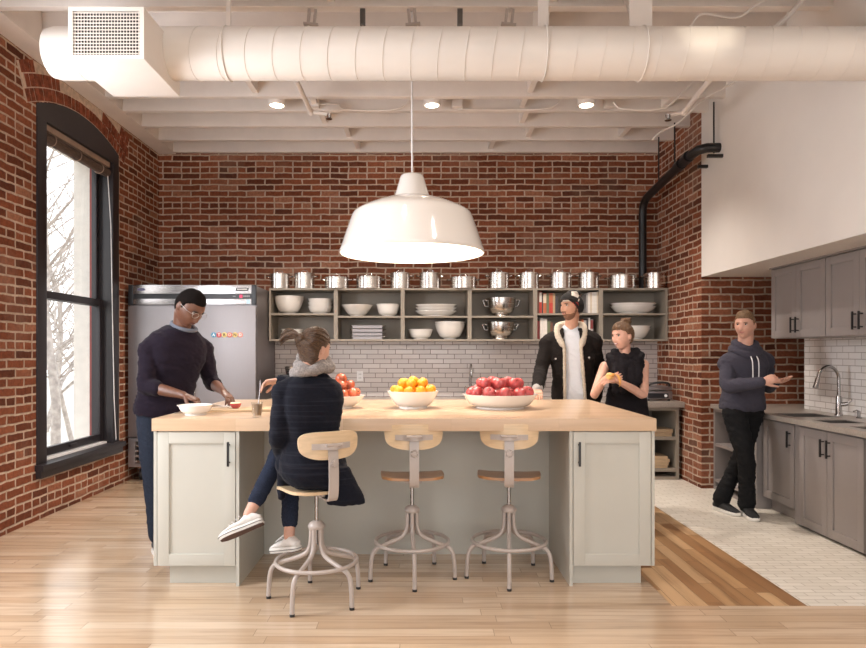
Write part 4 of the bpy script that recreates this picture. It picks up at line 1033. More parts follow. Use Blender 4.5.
# ------------------------------------------------------------------ people
def nrm(v): return V(v).normalized()
def remesh(mb, voxel, it=2, fac=.5, folds=None):
    me = mb.mesh('tmp', [], None); o = bpy.data.objects.new('tmp', me); col.objects.link(o)
    r = o.modifiers.new('r', 'REMESH'); r.mode = 'VOXEL'; r.voxel_size = voxel; r.adaptivity = 0
    if it:
        s = o.modifiers.new('s', 'SMOOTH'); s.factor = fac; s.iterations = it
    dg = bpy.context.evaluated_depsgraph_get(); dg.update()
    out = bpy.data.meshes.new_from_object(o.evaluated_get(dg), depsgraph=dg)
    bpy.data.objects.remove(o); bpy.data.meshes.remove(me)
    if folds:
        amp, sc = folds
        ns = [v.normal.copy() for v in out.vertices]
        for v, n in zip(out.vertices, ns):
            p = v.co
            q = V((p.x * sc, p.y * sc, p.z * sc * 2.1 + p.x * sc))
            d = noise.noise(q) * .6 + (abs(noise.noise(q * 1.9 + V((7, 3, 1)))) - .2) * .8
            v.co = p + n * (amp * d)
    return out
def limb(mb, pts, rad, n=18, k=5, caps=True):
    q = arcpts(pts, k); rs = []
    for i in range(len(pts) - 1):
        for j in range(k):
            t = j / k; t = t * t * (3 - 2 * t); rs.append(rad[i] * (1 - t) + rad[i+1] * t)
    return mb.tube(q, rs + [rad[-1]], n, 0, False, caps)
TST = [(-.20, .085, .075), (-.14, .135, .098), (-.06, .163, .112), (.03, .168, .115), (.14, .158, .107), (.27, .146, .10), (.42, .150, .105), (.58, .164, .114), (.72, .174, .116), (.82, .174, .106), (.90, .158, .090), (.96, .118, .074), (1.02, .075, .062), (1.07, .050, .05)]
def spine(J, s):
    P, N = J['pelvis'], J['neck']; mid = (P + N) / 2 + J.get('bend', V((0, 0, 0)))
    if s <= 0: return P + (mid - P).normalized() * s * (N - P).length
    t = s; return P * (1-t)**2 + mid * 2*t*(1-t) + N * t*t
def torso(mb, J, s0, s1, g=0., w=1., dz=1., ex=2.5, n=32):
    L0 = nrm(J['lhip']) if 'lhip' in J else nrm(J['sh_l'] - J['sh_r']); L1 = nrm(J['sh_l'] - J['sh_r'])
    rings = []
    st = [q for q in TST if s0 <= q[0] <= s1]
    for s, a, b in st:
        c = spine(J, s); up = nrm(spine(J, min(s + .05, 1.1)) - spine(J, s - .05))
        t = min(max(s, 0), 1); Lv = nrm(L0 * (1-t) + L1 * t); Lv = nrm(Lv - up * Lv.dot(up)); F = Lv.cross(up)
        a = a * w + g; b = b * dz + g; ring = []
        for j in range(n):
            th = 2*PI*j/n; ct, sn = math.cos(th), math.sin(th)
            x = math.copysign(abs(ct) ** (2/ex), ct) * a; y = math.copysign(abs(sn) ** (2/ex), sn) * b
            ring.append(c + Lv * x + F * y)
        rings.append(ring)
    mb.ring_loft(rings); return mb
def hand(mb, wrist, d, n, side, size=1., curl=(.5, .5, .5, .5), thumb=(.75, .25), spread=.06):
    """palm plus five fingers; d towards the fingertips, n out of the palm, side = +1/-1 which way the thumb points along d x n"""
    d = nrm(d); n = nrm(V(n) - d * V(n).dot(d)); s = d.cross(n) * side; S = size
    rings = []
    for t, a, b in ((-.012, .024, .019), (.0, .026, .019), (.03, .034, .0165), (.06, .040, .015), (.085, .041, .0135), (.098, .036, .010)):
        rings.append([wrist + d * (t * S) + s * (math.cos(q) * a * S) + n * (math.sin(q) * b * S) for q in [2*PI*j/18 for j in range(18)]])
    mb.ring_loft(rings)
    for i, (off_, ln, r) in enumerate(((.029, .074, .0088), (.010, .082, .0092), (-.010, .077, .0088), (-.028, .061, .0078))):
        p = wrist + d * (.086 * S) + s * off_ * S; dr = nrm(d + s * (off_ * spread * 22)); c = curl[i]; pts = [p - d * .02 * S, p]; rs = [r, r]
        for f, q, rr in ((.45, .55, .97), (.30, .95, .88), (.25, .7, .74)):
            dr = nrm(dr * math.cos(c * q) + n * math.sin(c * q)); n2 = n
            p = p + dr * ln * f * S; pts.append(p.copy()); rs.append(r * rr)
        mb.tube(pts, [x * S for x in rs], 10, 0, False, True)
    ab, cu = thumb
    b0 = wrist + d * .022 * S + s * .022 * S; d1 = nrm(d * math.cos(ab) + s * math.sin(ab) + n * cu); d2 = nrm(d1 + d * .45 + n * cu * .6 - s * .1)
    p1 = b0 + d1 * .040 * S; p2 = p1 + d2 * .034 * S; p3 = p2 + nrm(d2 + d * .2 + n * cu * .3) * .024 * S
    mb.tube([b0, p1, p2, p3], [.0145 * S, .0120 * S, .0102 * S, .0085 * S], 12, 0, False, True)
    return mb
def head_pt(x, y, z, sc=1., face=True):
    "unit direction (x to the person's left, y forward, z up) to a head-shaped point"
    lo = max(0., -z)
    px = x * (.0765 - .019 * lo ** 1.4 * (1.0 if y > -.2 else .8)); pz = z * (.118 if z < 0 else .112)
    if y >= 0: py = y * .090 * (1 - .08 * max(0, z) ** 2) + .006 * lo * y
    else: py = y * (.102 - .040 * lo ** 1.1)
    if z > .0: px *= 1 + .03 * z
    if face and y > .15:
        w = min(1, (y - .15) / .25)
        e = math.exp
        add = .0
        if -.052 < pz < .034: 
            t = (.03 - pz) / .064; add += (.004 + .019 * max(0, min(1, t)) ** 1.25) * e(-(px / (.0085 + .0055 * max(0, t))) ** 2) * (1 if pz > -.036 else max(0, 1 - (-.036 - pz) / .014))
        add -= .0085 * e(-((abs(px) - .031) / .0145) ** 2 - ((pz - .010) / .011) ** 2)
        add += .0045 * e(-((pz - .031) / .009) ** 2) * e(-(px / .048) ** 2)
        add += .004 * e(-((abs(px) - .040) / .016) ** 2 - ((pz + .022) / .018) ** 2)
        add += .0065 * e(-(px / .022) ** 2 - ((pz + .057) / .010) ** 2) - .003 * e(-(px / .02) ** 2 - ((pz + .076) / .007) ** 2)
        add += .009 * e(-(px / .020) ** 2 - ((pz + .100) / .014) ** 2)
        py += add * w
    return V((px, py, pz)) * sc
def head_frame(J):
    f = nrm(J['look']); u = V(J.get('hup', (0, 0, 1))); u = nrm(u - f * u.dot(f)); l = u.cross(f); return J['head'], f, u, l
def head_w(J, p): c, f, u, l = head_frame(J); return c + l * p.x + f * p.y + u * p.z
def head_grid(J, nu, nv, off_=0., mask=None, sc=1., face=True, nz=0.):
    vs, fs = [], []
    for i in range(nv + 1):
        t = -PI/2 + PI * i / nv
        for j in range(nu):
            a = 2*PI*j/nu; dv = V((math.cos(t) * math.sin(a), math.cos(t) * math.cos(a), math.sin(t)))
            p = head_pt(*dv, sc, face)
            o = off_
            if mask is not None:
                d = max(0., min(1., mask(p / sc) / .026)); o = .0008 + (off_ - .0008) * math.sqrt(d)
            if nz: o += nz * noise.noise(V((p.x * 60, p.y * 25, p.z * 60))) * (d if mask is not None else 1)
            vs.append((head_w(J, p + dv * o), p))
    for i in range(nv):
        for j in range(nu):
            q = (i*nu + j, i*nu + (j+1) % nu, (i+1)*nu + (j+1) % nu, (i+1)*nu + j)
            if mask is None or mask(sum((vs[k][1] for k in q), V()) / 4 / sc) > 0: fs.append(q)
    return [v[0] for v in vs], fs
def add_head(mb, J):
    sc = J.get('hs', 1.); vs, fs = head_grid(J, 72, 54, 0, None, sc); mb.add(vs, fs)
    c, f, u, l = head_frame(J)
    for s in (-1, 1):   # ears
        e0 = len(mb.v); mb.sphere((0, 0, 0), .03 * sc, 14, 0, (.32, .62, 1.0))
        rot = Matrix((l, f, u)).transposed().to_4x4()
        mb.xf(Matrix.Translation(head_w(J, V((s * .076, -.008, -.004)) * sc)) @ rot @ Matrix.Rotation(s * .35, 4, 'Z'), e0)
    nb = J['neck'] + V((0, 0, -.02)); hb = head_w(J, V((0, -.022, -.06)) * sc)
    r = J.get('nr', .055); limb(mb, [nb, (nb + hb) / 2, hb], [r * 1.12, r * .98, r], 20, 4)
def shell(name, par, root, J, mask, off_, thick, mat, nu=96, nv=72, nz=.0, face=False):
    vs, fs = head_grid(J, nu, nv, off_, mask, J.get('hs', 1.), face, nz)
    used = sorted({i for q in fs for i in q}); ix_ = {k: i for i, k in enumerate(used)}
    mb = MB().add([vs[k] - root for k in used], [tuple(ix_[i] for i in q) for q in fs])
    o = mb.build(name, mat, par, 80); m = o.modifiers.new('t', 'SOLIDIFY'); m.thickness = thick; m.offset = -1
    return o
def finish(me, name, mat, par, root, cut=None, solid=0.):
    for p in me.polygons: p.use_smooth = True
    me.materials.clear(); me.materials.append(mat)
    if cut:
        bm = bmesh.new(); bm.from_mesh(me)
        bmesh.ops.delete(bm, geom=[f for f in bm.faces if cut(f.calc_center_median())], context='FACES'); bm.to_mesh(me); bm.free()
    me.transform(Matrix.Translation(-root)); me.name = name
    o = bpy.data.objects.new(name, me); col.objects.link(o); o.parent = par
    if solid: m = o.modifiers.new('t', 'SOLIDIFY'); m.thickness = solid; m.offset = -1
    return o
def shoe(par, root, ank, d, u, mat, sole, L=.275, hs=1., name='shoe', soleh=.022, low=1.):
    d = nrm(d); u = nrm(V(u) - d * V(u).dot(d)); s = d.cross(u)
    heel = ank - d * .075 * hs - u * .085 * hs; k = L / .275
    rings = []
    for x, w, h, b in ((0, .022, .052, .006), (.012, .031, .075, 0), (.05, .036, .112, 0), (.095, .038, .110, 0), (.13, .042, .082, 0), (.18, .046, .060, 0), (.225, .043, .046, 0), (.255, .034, .036, 0), (.272, .017, .026, .004)):
        rings.append([heel + d * x * k + s * math.copysign(abs(math.cos(q)) ** .8, math.cos(q)) * w * hs + u * (soleh + b + (h * (low if .01 < x < .14 else 1) - soleh - b) * (.5 + .5 * math.sin(q))) for q in [2*PI*j/18 for j in range(18)]])
    o = MB().ring_loft([[p - root for p in r] for r in rings]).build(name, mat, par, 60)
    out = []
    for x, w in ((-.006, .012), (.002, .026), (.02, .034), (.06, .036), (.10, .037), (.14, .043), (.19, .049), (.235, .045), (.262, .034), (.277, .016)): out.append((x * k, w * hs))
    prof = [(x, w) for x, w in out] + [(x, -w) for x, w in reversed(out)]
    rs = []
    for z, gscale in ((0, .96), (.006, 1.0), (soleh, 1.0), (soleh + .006, .95)): rs.append([heel + d * (x * gscale + (1-gscale) * .13) + s * y * gscale + u * z - root for x, y in prof])
    so = MB().ring_loft(rs).build('sole', sole, o, 50)
    return o
def eyes(par, root, J, dark=(.03, .02, .015), brow=(.10, .06, .035), lip=None):
    sc = J.get('hs', 1.); c, f, u, l = head_frame(J)
    iris = plain('iris', dark, .2) if 'iris' not in bpy.data.materials else bpy.data.materials['iris']
    for s in (-1, 1):
        p = head_w(J, V((s * .031, .0715, .010)) * sc) - root
        o = MB().sphere(p, .0098 * sc, 14).sphere(p + f * .0050 * sc, .0060 * sc, 12, 1).build('eye', [M['eye'], iris], par, 60)
        MB().tube([p + l * (.0125 * t) * sc + u * (.0062 - .0055 * t * t) * sc + f * (.0085 - .004 * t * t) * sc for t in (-1, -.5, 0, .5, 1)], [.0008, .0020, .0023, .0020, .0008], 8, 0, False, True).build('eyelid', iris, par, 60)
        pts = []
        for t in (-1, -.5, 0, .5, 1):
            x = s * (.031 + .015 * t * s * s); dv = nrm((x / .0765, .98, .26 - .05 * abs(t - .1))); q = head_pt(*dv, sc); q.x = x * sc
            pts.append(head_w(J, q + V((0, .0015, 0)) * sc) - root)
        MB().tube(pts, [.0018, .0032, .0034, .003, .0016], 8, 0, False, True).build('eyebrow', plain('brow_hair_%d' % (len(bpy.data.materials)), brow, .8), par, 60)
    if lip:
        mt = plain('lip_%d' % len(bpy.data.materials), lip, .4)
        up_, lo_ = [], []
        for t in (-1, -.5, 0, .5, 1):
            x = .021 * t
            for lst, pz in ((up_, -.053 + .002 * t * t), (lo_, -.0605 + .006 * t * t)):
                zz = pz / .118; yy = math.sqrt(max(.05, 1 - zz * zz - (x / .07) ** 2)); q = head_pt(x / .07, yy, zz, sc); lst.append(head_w(J, q + V((0, .0006, 0))) - root)
        MB().tube(up_, [.001, .0034, .0036, .0034, .001], 8, 0, False, True).tube(lo_, [.001, .0036, .0044, .0036, .001], 8, 0, False, True).build('lips', mt, par, 60)
def skin(name, c, rough=.45): return plain(name, c, rough, var=.07, nscale=30, sss=.12, bmp=.06, bscale=160, spec=.4)
M['eye'] = plain('eye_white', (.48, .44, .41), .3)
M['gold'] = plain('pale_spectacle_metal', (.40, .37, .35), .4, metal=1.)

def traps(mb, J, g):
    w = J.get('w', 1.)
    for s in ('r', 'l'):
        n0, a = J['neck'], J['sh_' + s]; up = V((0, 0, 1))
        limb(mb, [n0 + up * -.005, n0 * .62 + a * .38 + up * -.012, a + up * -.008], [.052 * w + g, .054 * w + g, .056 * w + g], 16, 4)
def person(J, loc, label, skin_mat, arm=1., leg=1., w=1., dz=1., feet=True):
    root = V(loc); par = empty('person', root, 0, label, 'person')
    mb = MB(); g = -.012
    torso(mb, J, -.2, 1.07, g, w, dz); add_head(mb, J); traps(mb, J, -.010)
    for s in ('r', 'l'):
        a, e, wr = J['sh_' + s], J['el_' + s], J['wr_' + s]; A = arm
        limb(mb, [a, a * .55 + e * .45, e, e * .62 + wr * .38, wr], [.046 * A, .043 * A, .036 * A, .037 * A, .024 * A], 18, 4)
        h = J['hand_' + s]; hand(mb, wr, h['d'], h['n'], h['side'], h.get('size', 1.) * J.get('hand', 1.), h.get('curl', (.5,) * 4), h.get('thumb', (.75, .25)), h.get('spread', .06))
        hp, k, an = J['hip_' + s], J['kn_' + s], J['an_' + s]; Q = leg
        limb(mb, [hp, hp * .5 + k * .5, k, k * .65 + an * .35, an], [.078 * Q, .068 * Q, .050 * Q, .048 * Q, .034 * Q], 18, 4)
        fd = nrm(J['toe_' + s]); limb(mb, [an - V((0, 0, .01)), an - V((0, 0, .05)) + fd * .03, an - V((0, 0, .058)) + fd * .09], [.030, .022, .014], 14, 3)
    for extra in J.get('extra', []): extra(mb)
    me = remesh(mb, .0036, 2, .4)
    finish(me, 'body', skin_mat, par, root)
    return par, root
def trousers(par, root, J, mat, hem=.058, thick=1., name='jeans', s1=.14, folds=(.006, 14), stop=.93, g=.006):
    mb = MB(); torso(mb, J, -.2, s1, g, J.get('w', 1.), J.get('dz', 1.))
    for s in ('r', 'l'):
        hp, k, an = J['hip_' + s], J['kn_' + s], J['an_' + s]; e = k + (an - k) * stop
        limb(mb, [hp, hp * .5 + k * .5, k, k * .5 + e * .5, e], [.090 * thick, .080 * thick, .064 * thick, .060 * thick, hem], 20, 5, True)
    return finish(remesh(mb, .008, 3, .5, folds), name, mat, par, root)
def top(par, root, J, mat, name, s0=-.06, s1=1.02, g=.012, sl=.9, slr=(.062, .056, .050, .050, .038), folds=(.008, 12), cut=None, solid=0., extra=None, sleeves=True, vox=.008, it=3):
    mb = MB(); torso(mb, J, s0, s1, g, J.get('w', 1.), J.get('dz', 1.))
    if sleeves:
        traps(mb, J, g)
        for s in ('r', 'l'):
            a, e, wr = J['sh_' + s], J['el_' + s], J['wr_' + s]; q = e + (wr - e) * sl
            limb(mb, [a, a * .55 + e * .45, e, e * .6 + q * .4, q], list(slr), 20, 5, True)
    if extra: extra(mb)
    return finish(remesh(mb, vox, it, .5, folds), name, mat, par, root, cut, solid)
def put(mb, root, name, mat, par, smooth=60):
    mb.xf(Matrix.Translation(-root)); return mb.build(name, mat, par, smooth)
def short_hair(front=.066, side=-.012, back=-.06):
    def m(p):
        y = p.y
        if y > .055: h = front
        elif y > .02: h = front - .026 * (1 - (y - .02) / .035)
        elif y > -.012: h = side
        else: h = side + (back - side) * min(1, (-.012 - y) / .035)
        return -1 if (abs(p.x) > .066 and abs(y + .010) < .016 and p.z < .018) else p.z - h
    return m

# ---- standing cook on the left
J = dict(pelvis=V((-1.735, 4.50, .95)), neck=V((-1.605, 4.47, 1.497)), bend=V((-.02, .02, 0)), sh_r=V((-1.775, 4.37, 1.370)), sh_l=V((-1.508, 4.62, 1.365)), lhip=(.835, .55, 0),
         el_r=V((-1.775, 4.31, 1.13)), wr_r=V((-1.505, 4.235, 1.075)), el_l=V((-1.475, 4.70, 1.14)), wr_l=V((-1.325, 4.475, 1.085)),
         head=V((-1.519, 4.395, 1.645)), look=(.76, -.44, -.72), hup=(.30, -.10, 1), hs=1.10, nr=.060,
         hip_r=V((-1.80, 4.44, .90)), kn_r=V((-1.775, 4.42, .50)), an_r=V((-1.752, 4.45, .105)), hip_l=V((-1.665, 4.57, .90)), kn_l=V((-1.65, 4.54, .50)), an_l=V((-1.66, 4.58, .105)),
         toe_r=(.55, -.83, 0), toe_l=(.55, -.83, 0), w=1.04, dz=1.05,
         hand_r=dict(d=(.88, -.12, -.30), n=(-.25, .1, -1), side=-1, curl=(1.0, 1.1, 1.15, 1.2), thumb=(.7, .5)),
         hand_l=dict(d=(.62, -.62, -.42), n=(.1, -.3, -1), side=1, curl=(.75, .75, .8, .85), thumb=(.8, .5)))
par, root = person(J, (-1.72, 4.50, 0), 'person in a dark plum sweater and glasses standing at the left end of the island', skin('deep_brown_skin', (.13, .058, .036), .4), 1.04, 1., 1.04, 1.05)
trousers(par, root, J, fabric('dark_blue_denim', (.016, .021, .034), .5, 160, .6), .062)
top(par, root, J, fabric('plum_navy_knit', (.0095, .0055, .012), .2, 180, .7, sheen=.04), 'sweater', -.06, 1.03, .020, .28, (.066, .062, .056, .056, .053), (.010, 11))
shirt = fabric('grey_blue_shirt', (.13, .14, .17), .15, 200)
nb = J['neck']; cl = MB()
cl.tube([nb + V((.018, .0, .0)) + V((math.cos(a) * .078, math.sin(a) * .076, .026 + .032 * math.cos(a - 2.6))) for a in [2*PI*i/32 for i in range(32)]], .013, 10, 0, True)
put(cl, root, 'shirt_collar', shirt, par)
hair_black = plain('short_black_hair', (.007, .005, .0045), .95, var=.4, nscale=200, spec=.08)
shell('hair', par, root, J, short_hair(.062, -.0, -.062), .006, .008, hair_black, nz=.002)
eyes(par, root, J, brow=(.012, .009, .008), lip=(.15, .06, .05))
gl_ = MB(); sc = 1.10
for s in (-1, 1):
    gl_.tube([head_w(J, V((s * .032 + .024 * math.cos(a), .098, .008 + .017 * math.sin(a))) * sc) for a in [2*PI*i/24 for i in range(24)]], .0016, 6, 0, True)
    gl_.tube([head_w(J, V((s * .056, .096, .014)) * sc), head_w(J, V((s * .076, .06, .014)) * sc), head_w(J, V((s * .081, .0, .014)) * sc), head_w(J, V((s * .080, -.02, .004)) * sc)], .0013, 6)
gl_.tube([head_w(J, V((-.009, .099, .012)) * sc), head_w(J, V((0, .103, .015)) * sc), head_w(J, V((.009, .099, .012)) * sc)], .0016, 6)
put(gl_, root, 'glasses', M['gold'], par)
canvas = plain('dark_canvas_shoe', (.05, .05, .06), .7, var=.2, nscale=40); wsole = plain('white_rubber_sole', (.72, .70, .66), .55, var=.05)
for s in ('r', 'l'): shoe(par, root, J['an_' + s] - V((0, 0, .02)), J['toe_' + s], (0, 0, 1), canvas, wsole)
# the knife in that hand
kp = J['wr_r'] + nrm((.88, -.12, -.30)) * .105 + V((0, 0, -.022)); kd = nrm((.97, .10, -.10)); kn.location = kp
hb = MB().tube([kd * -.055, kd * .05], [.009, .008], 10, 0, False, True).build('handle', M['black'], kn)
sd = kd.cross(V((0, 0, 1))).normalized(); e1, e2 = kd * .05, kd * .20
MB().add([e1 + V((0, 0, .010)) + sd * .001, e1 + V((0, 0, .010)) - sd * .001, e1 - V((0, 0, .016)), e2 + V((0, 0, .006)) + sd * .0006, e2 + V((0, 0, .006)) - sd * .0006, e2 - V((0, 0, .0)) + kd * .008], [(0, 1, 2), (3, 5, 4), (0, 3, 4, 1), (1, 4, 5, 2), (2, 5, 3, 0)]).build('blade', M['steelp'], kn, 10)

# ---- seated woman with her back to the camera
J = dict(pelvis=V((-.585, 3.60, .718)), neck=V((-.578, 3.60, 1.225)), bend=V((0, -.03, 0)), sh_l=V((-.730, 3.545, 1.140)), sh_r=V((-.480, 3.640, 1.128)),
         el_l=V((-.752, 3.515, .905)), wr_l=V((-.762, 3.64, .800)), el_r=V((-.565, 3.91, 1.050)), wr_r=V((-.825, 3.95, 1.182)),
         head=V((-.562, 3.56, 1.368)), look=(.62, .76, -.20), hup=(.12, .08, 1), hs=.92, nr=.048, hand=.92,
         hip_l=V((-.665, 3.61, .715)), kn_l=V((-.765, 3.95, .685)), an_l=V((-.742, 3.775, .300)), hip_r=V((-.51, 3.66, .72)), kn_r=V((-.80, 3.92, .795)), an_r=V((-.950, 3.69, .450)),
         toe_l=(-.62, .55, -.2), toe_r=(-.9, -.12, -.36), w=.88, dz=.88,
         hand_l=dict(d=(.35, .90, -.2), n=(.2, -.2, -1), side=1, curl=(.5,) * 4), hand_r=dict(d=(-.88, -.1, -.12), n=(.0, -.35, -1), side=-1, curl=(.75, .9, 1.0, 1.1), thumb=(.45, .55)))
sk = skin('fair_skin', (.62, .36, .27), .45)
par, root = person(J, (-.5665, 3.64, 0), 'person in a long navy coat and grey scarf seated with back turned', sk, .86, .9, .88, .88)
trousers(par, root, J, fabric('indigo_jeans', (.019, .025, .045), .5, 150, .6), .046, .84, stop=.80)
def coat_extra(mb):
    Lv = nrm(J['sh_l'] - J['sh_r']); F = Lv.cross(V((0, 0, 1)))
    def rg(c, a, b): return [V(c) + Lv * math.cos(q) * a + F * math.sin(q) * b for q in [2*PI*j/28 for j in range(28)]]
    mb.ring_loft([rg((-.575, 3.59, .95), .140, .10), rg((-.575, 3.59, .85), .158, .125), rg((-.575, 3.585, .76), .180, .150), rg((-.570, 3.58, .70), .186, .150), rg((-.55, 3.575, .645), .165, .125), rg((-.54, 3.57, .632), .14, .10)])
    mb.ring_loft([rg((-.46, 3.54, .74), .085, .055), rg((-.435, 3.545, .66), .098, .05), rg((-.412, 3.55, .60), .108, .05), rg((-.395, 3.55, .555), .110, .045), rg((-.392, 3.55, .535), .104, .036)])
    limb(mb, [V((-.71, 3.60, .74)), V((-.735, 3.70, .72)), V((-.77, 3.74, .62)), V((-.775, 3.72, .54))], [.075, .062, .035, .022], 16, 4)
top(par, root, J, fabric('navy_wool_coat', (.0065, .0075, .014), .3, 140, .7, sheen=.04, stripes=(.014, .015, .023)), 'coat', -.06, .99, .014, .99, (.056, .052, .047, .047, .038), (.007, 12), extra=coat_extra)
scf = fabric('grey_wool_scarf', (.27, .24, .225), .45, 90, .9)
nb = J['neck']; mb = MB()
for dz_, R, r, ph in ((.064, .062, .032, .3), (.028, .080, .032, 1.6), (.098, .055, .027, 3.0)):
    mb.tube([nb + V((-.004, -.006, 0)) + V((math.cos(a) * R * 1.12, math.sin(a) * R, dz_ + .016 * math.sin(a * 1 + ph) + .005 * math.sin(5 * a))) for a in [2*PI*i/40 for i in range(40)]], [r * (1 + .12 * math.sin(6 * 2*PI*i/40 + ph)) for i in range(40)], 12, 0, True)
put(mb, root, 'scarf', scf, par)
brown_hair = plain('brown_hair', (.095, .048, .022), .40, var=.9, nscale=9, stretch=(10, 10, 46), bmp=.7, bscale=60)
def hl(p, f, m, s, b): y = p.y; return p.z - (f if y > .06 else m + (f - m) * (y - .03) / .03 if y > .03 else s + (m - s) * (y - .004) / .026 if y > .004 else s + (b - s) * min(1, (.004 - y) / .03))
def mh(p): return -1 if (abs(p.x) > .062 and abs(p.y + .008) < .018 and p.z < .012) else hl(p, .066, .045, -.005, -.106)
shell('hair', par, root, J, mh, .012, .016, brown_hair, nz=.004)
c, f, u, l = head_frame(J)
bn = MB(); b0 = head_w(J, V((.018, -.105, .035)) * .93); rnd = random.Random(3)
bn.sphere(b0, .032, 16, 0, (1, 1, .9))
for k in range(9):
    a = rnd.uniform(-.6, .6); p1 = b0 + V((-.03, -.01, .02)) + V((0, rnd.uniform(-.02, .02), rnd.uniform(-.015, .02))); p2 = p1 + V((-.045, rnd.uniform(-.02, .02), rnd.uniform(-.02, .012))); p3 = p2 + V((-.03, rnd.uniform(-.01, .01), -.02 + rnd.uniform(-.02, .005)))
    bn.tube(arcpts([b0, p1, p2, p3], 4), [.013 - .0008 * i for i in range(13)], 8, 0, False, True)
put(bn, root, 'ponytail', brown_hair, par)
put(MB().tube([b0 + l * 0 - f * .0 + (l * math.cos(a) + u * math.sin(a)) * .022 + f * .022 for a in [2*PI*i/24 for i in range(24)]], .006, 8, 0, True), root, 'hair_tie', M['blackplastic'], par)
def strands(J, root, par, mat, tgt, n, off_, r, lo, hi):
    "locks of hair combed back over the head to the knot"
    c0, f, u, l = head_frame(J); sc_ = J.get('hs', 1.); q = tgt - c0; td = nrm((q.dot(l), q.dot(f), q.dot(u))); rn = random.Random(9)
    mb = MB()
    for k in range(n):
        az = -PI * .98 + 2 * PI * .98 * k / (n - 1) + rn.uniform(-.05, .05); fy = math.cos(az)
        el = hi if fy > .75 else lo + (hi - lo) * max(0, (fy + .15) / .9) if fy > -.15 else lo - .25
        el += rn.uniform(-.04, .04)
        s0 = V((math.sin(az) * math.cos(el), fy * math.cos(el), math.sin(el))); ps, rs = [], []
        for t in range(9):
            t /= 8; d_ = nrm(s0 * (1 - t) + td * t); p = head_pt(d_.x, d_.y, d_.z, sc_, False)
            ps.append(head_w(J, p + d_ * (off_ * (.55 + .45 * math.sin(PI * min(1, t * 1.1))))) - root); rs.append(r * (.6 + .4 * math.sin(PI * t) + .25 * t))
        mb.tube(ps, rs, 7, 0, False, True)
    return mb.build('hair_locks', mat, par, 70)
strands(J, root, par, brown_hair, b0, 26, .012, .0068, .12, .58)
eyes(par, root, J)
wcanvas = plain('white_canvas_shoe', (.72, .69, .66), .65, var=.06, nscale=40); bsole = plain('brown_rubber_tread', (.10, .055, .045), .7, var=.2)
o = shoe(par, root, J['an_r'] + V((-.005, 0, -.005)), J['toe_r'], (-.30, .45, .84), wcanvas, wsole, .25, .92, low=.76)
o2 = shoe(par, root, J['an_l'] + V((0, 0, -.0)), J['toe_l'], (-.15, .1, 1), wcanvas, wsole, .25, .92, low=.76)
for sh_, dv, uv, an in ((o, nrm(J['toe_r']), V((-.30, .45, .84)), J['an_r'] + V((-.005, 0, -.005))), (o2, nrm(J['toe_l']), V((-.15, .1, 1)), J['an_l'])):
    uv = nrm(uv - dv * uv.dot(dv)); sv = dv.cross(uv); heel = an - dv * .069 - uv * .0785; q = []
    for x, w_ in ((0, .018), (.02, .030), (.10, .032), (.17, .040), (.22, .034), (.245, .014)): q.append((x, w_))
    pl = [heel + dv * x + sv * y - root for x, y in q + [(x, -y) for x, y in reversed(q)]]
    MB().ring_loft([[p - uv * .003 for p in pl], [p + uv * .001 for p in pl]]).build('tread', bsole, sh_, 30)
    st_ = [heel + dv * x * 1.006 + sv * y * 1.03 + uv * .014 - root for x, y in [(-.006, .011), (.002, .0245), (.02, .0325), (.055, .0345), (.09, .0355), (.127, .041), (.173, .0465), (.214, .043), (.238, .0325), (.252, .0155)]]
    st_ += [p - 2 * sv * (p + root - heel).dot(sv) for p in reversed(st_)]
    MB().tube(st_, .0017, 6, 0, True).build('sole_stripe', M['blackplastic'], sh_, 60)
    lc = MB()
    for k in range(4):
        cx = heel + dv * (.115 + .022 * k) + uv * (.088 - .0085 * k)
        lc.tube([cx - sv * .016 - root, cx + uv * .004 - root, cx + sv * .016 - root], .003, 6)
    lc.build('laces', M['pwhite'], sh_, 60)
# spoon in the glass
tip = J['wr_r'] + V((-.118, -.022, -.030)); spn = thing('coffee_spoon', tip, 'slender steel spoon held upright in the glass of milky coffee', 'spoon')
bt = V((GXL.x + .004, 3.905, IT + .03)) - tip
MB().tube([V((0, 0, .03)) - bt * .0, V((0, 0, 0)), bt * .5, bt], [.0028, .0028, .0024, .004], 8, 0, False, True).sphere(bt, .008, 10, 0, (1, .5, 1.5)).build('spoon_body', M['steel'], spn)

# ---- man in a beanie behind the island
J = dict(pelvis=V((1.345, 5.80, .985)), neck=V((1.300, 5.755, 1.545)), sh_r=V((1.118, 5.78, 1.425)), sh_l=V((1.490, 5.735, 1.440)),
         el_r=V((1.035, 5.70, 1.195)), wr_r=V((.967, 5.475, 1.045)), el_l=V((1.565, 5.83, 1.19)), wr_l=V((1.545, 5.83, .93)),
         head=V((1.296, 5.71, 1.738)), look=(-.86, -.50, -.02), hs=1.02, nr=.056,
         hip_r=V((1.26, 5.80, .93)), kn_r=V((1.25, 5.78, .52)), an_r=V((1.24, 5.83, .10)), hip_l=V((1.43, 5.79, .93)), kn_l=V((1.44, 5.77, .52)), an_l=V((1.45, 5.82, .10)),
         toe_r=(-.3, -.95, 0), toe_l=(.1, -1, 0), w=1.0, dz=1.0,
         hand_r=dict(d=(-.10, -.85, -.34), n=(0, -.2, -1), side=-1, curl=(.3,) * 4), hand_l=dict(d=(0, -.1, -1), n=(-1, 0, 0), side=-1, curl=(.5,) * 4))
par, root = person(J, (1.345, 5.81, 0), 'person in a patterned beanie and black sherpa-collar jacket behind the island', skin('tan_skin', (.50, .27, .18), .45))
dk = fabric('black_trouser_cloth', (.010, .010, .011), .3, 150)
trousers(par, root, J, dk, .06)
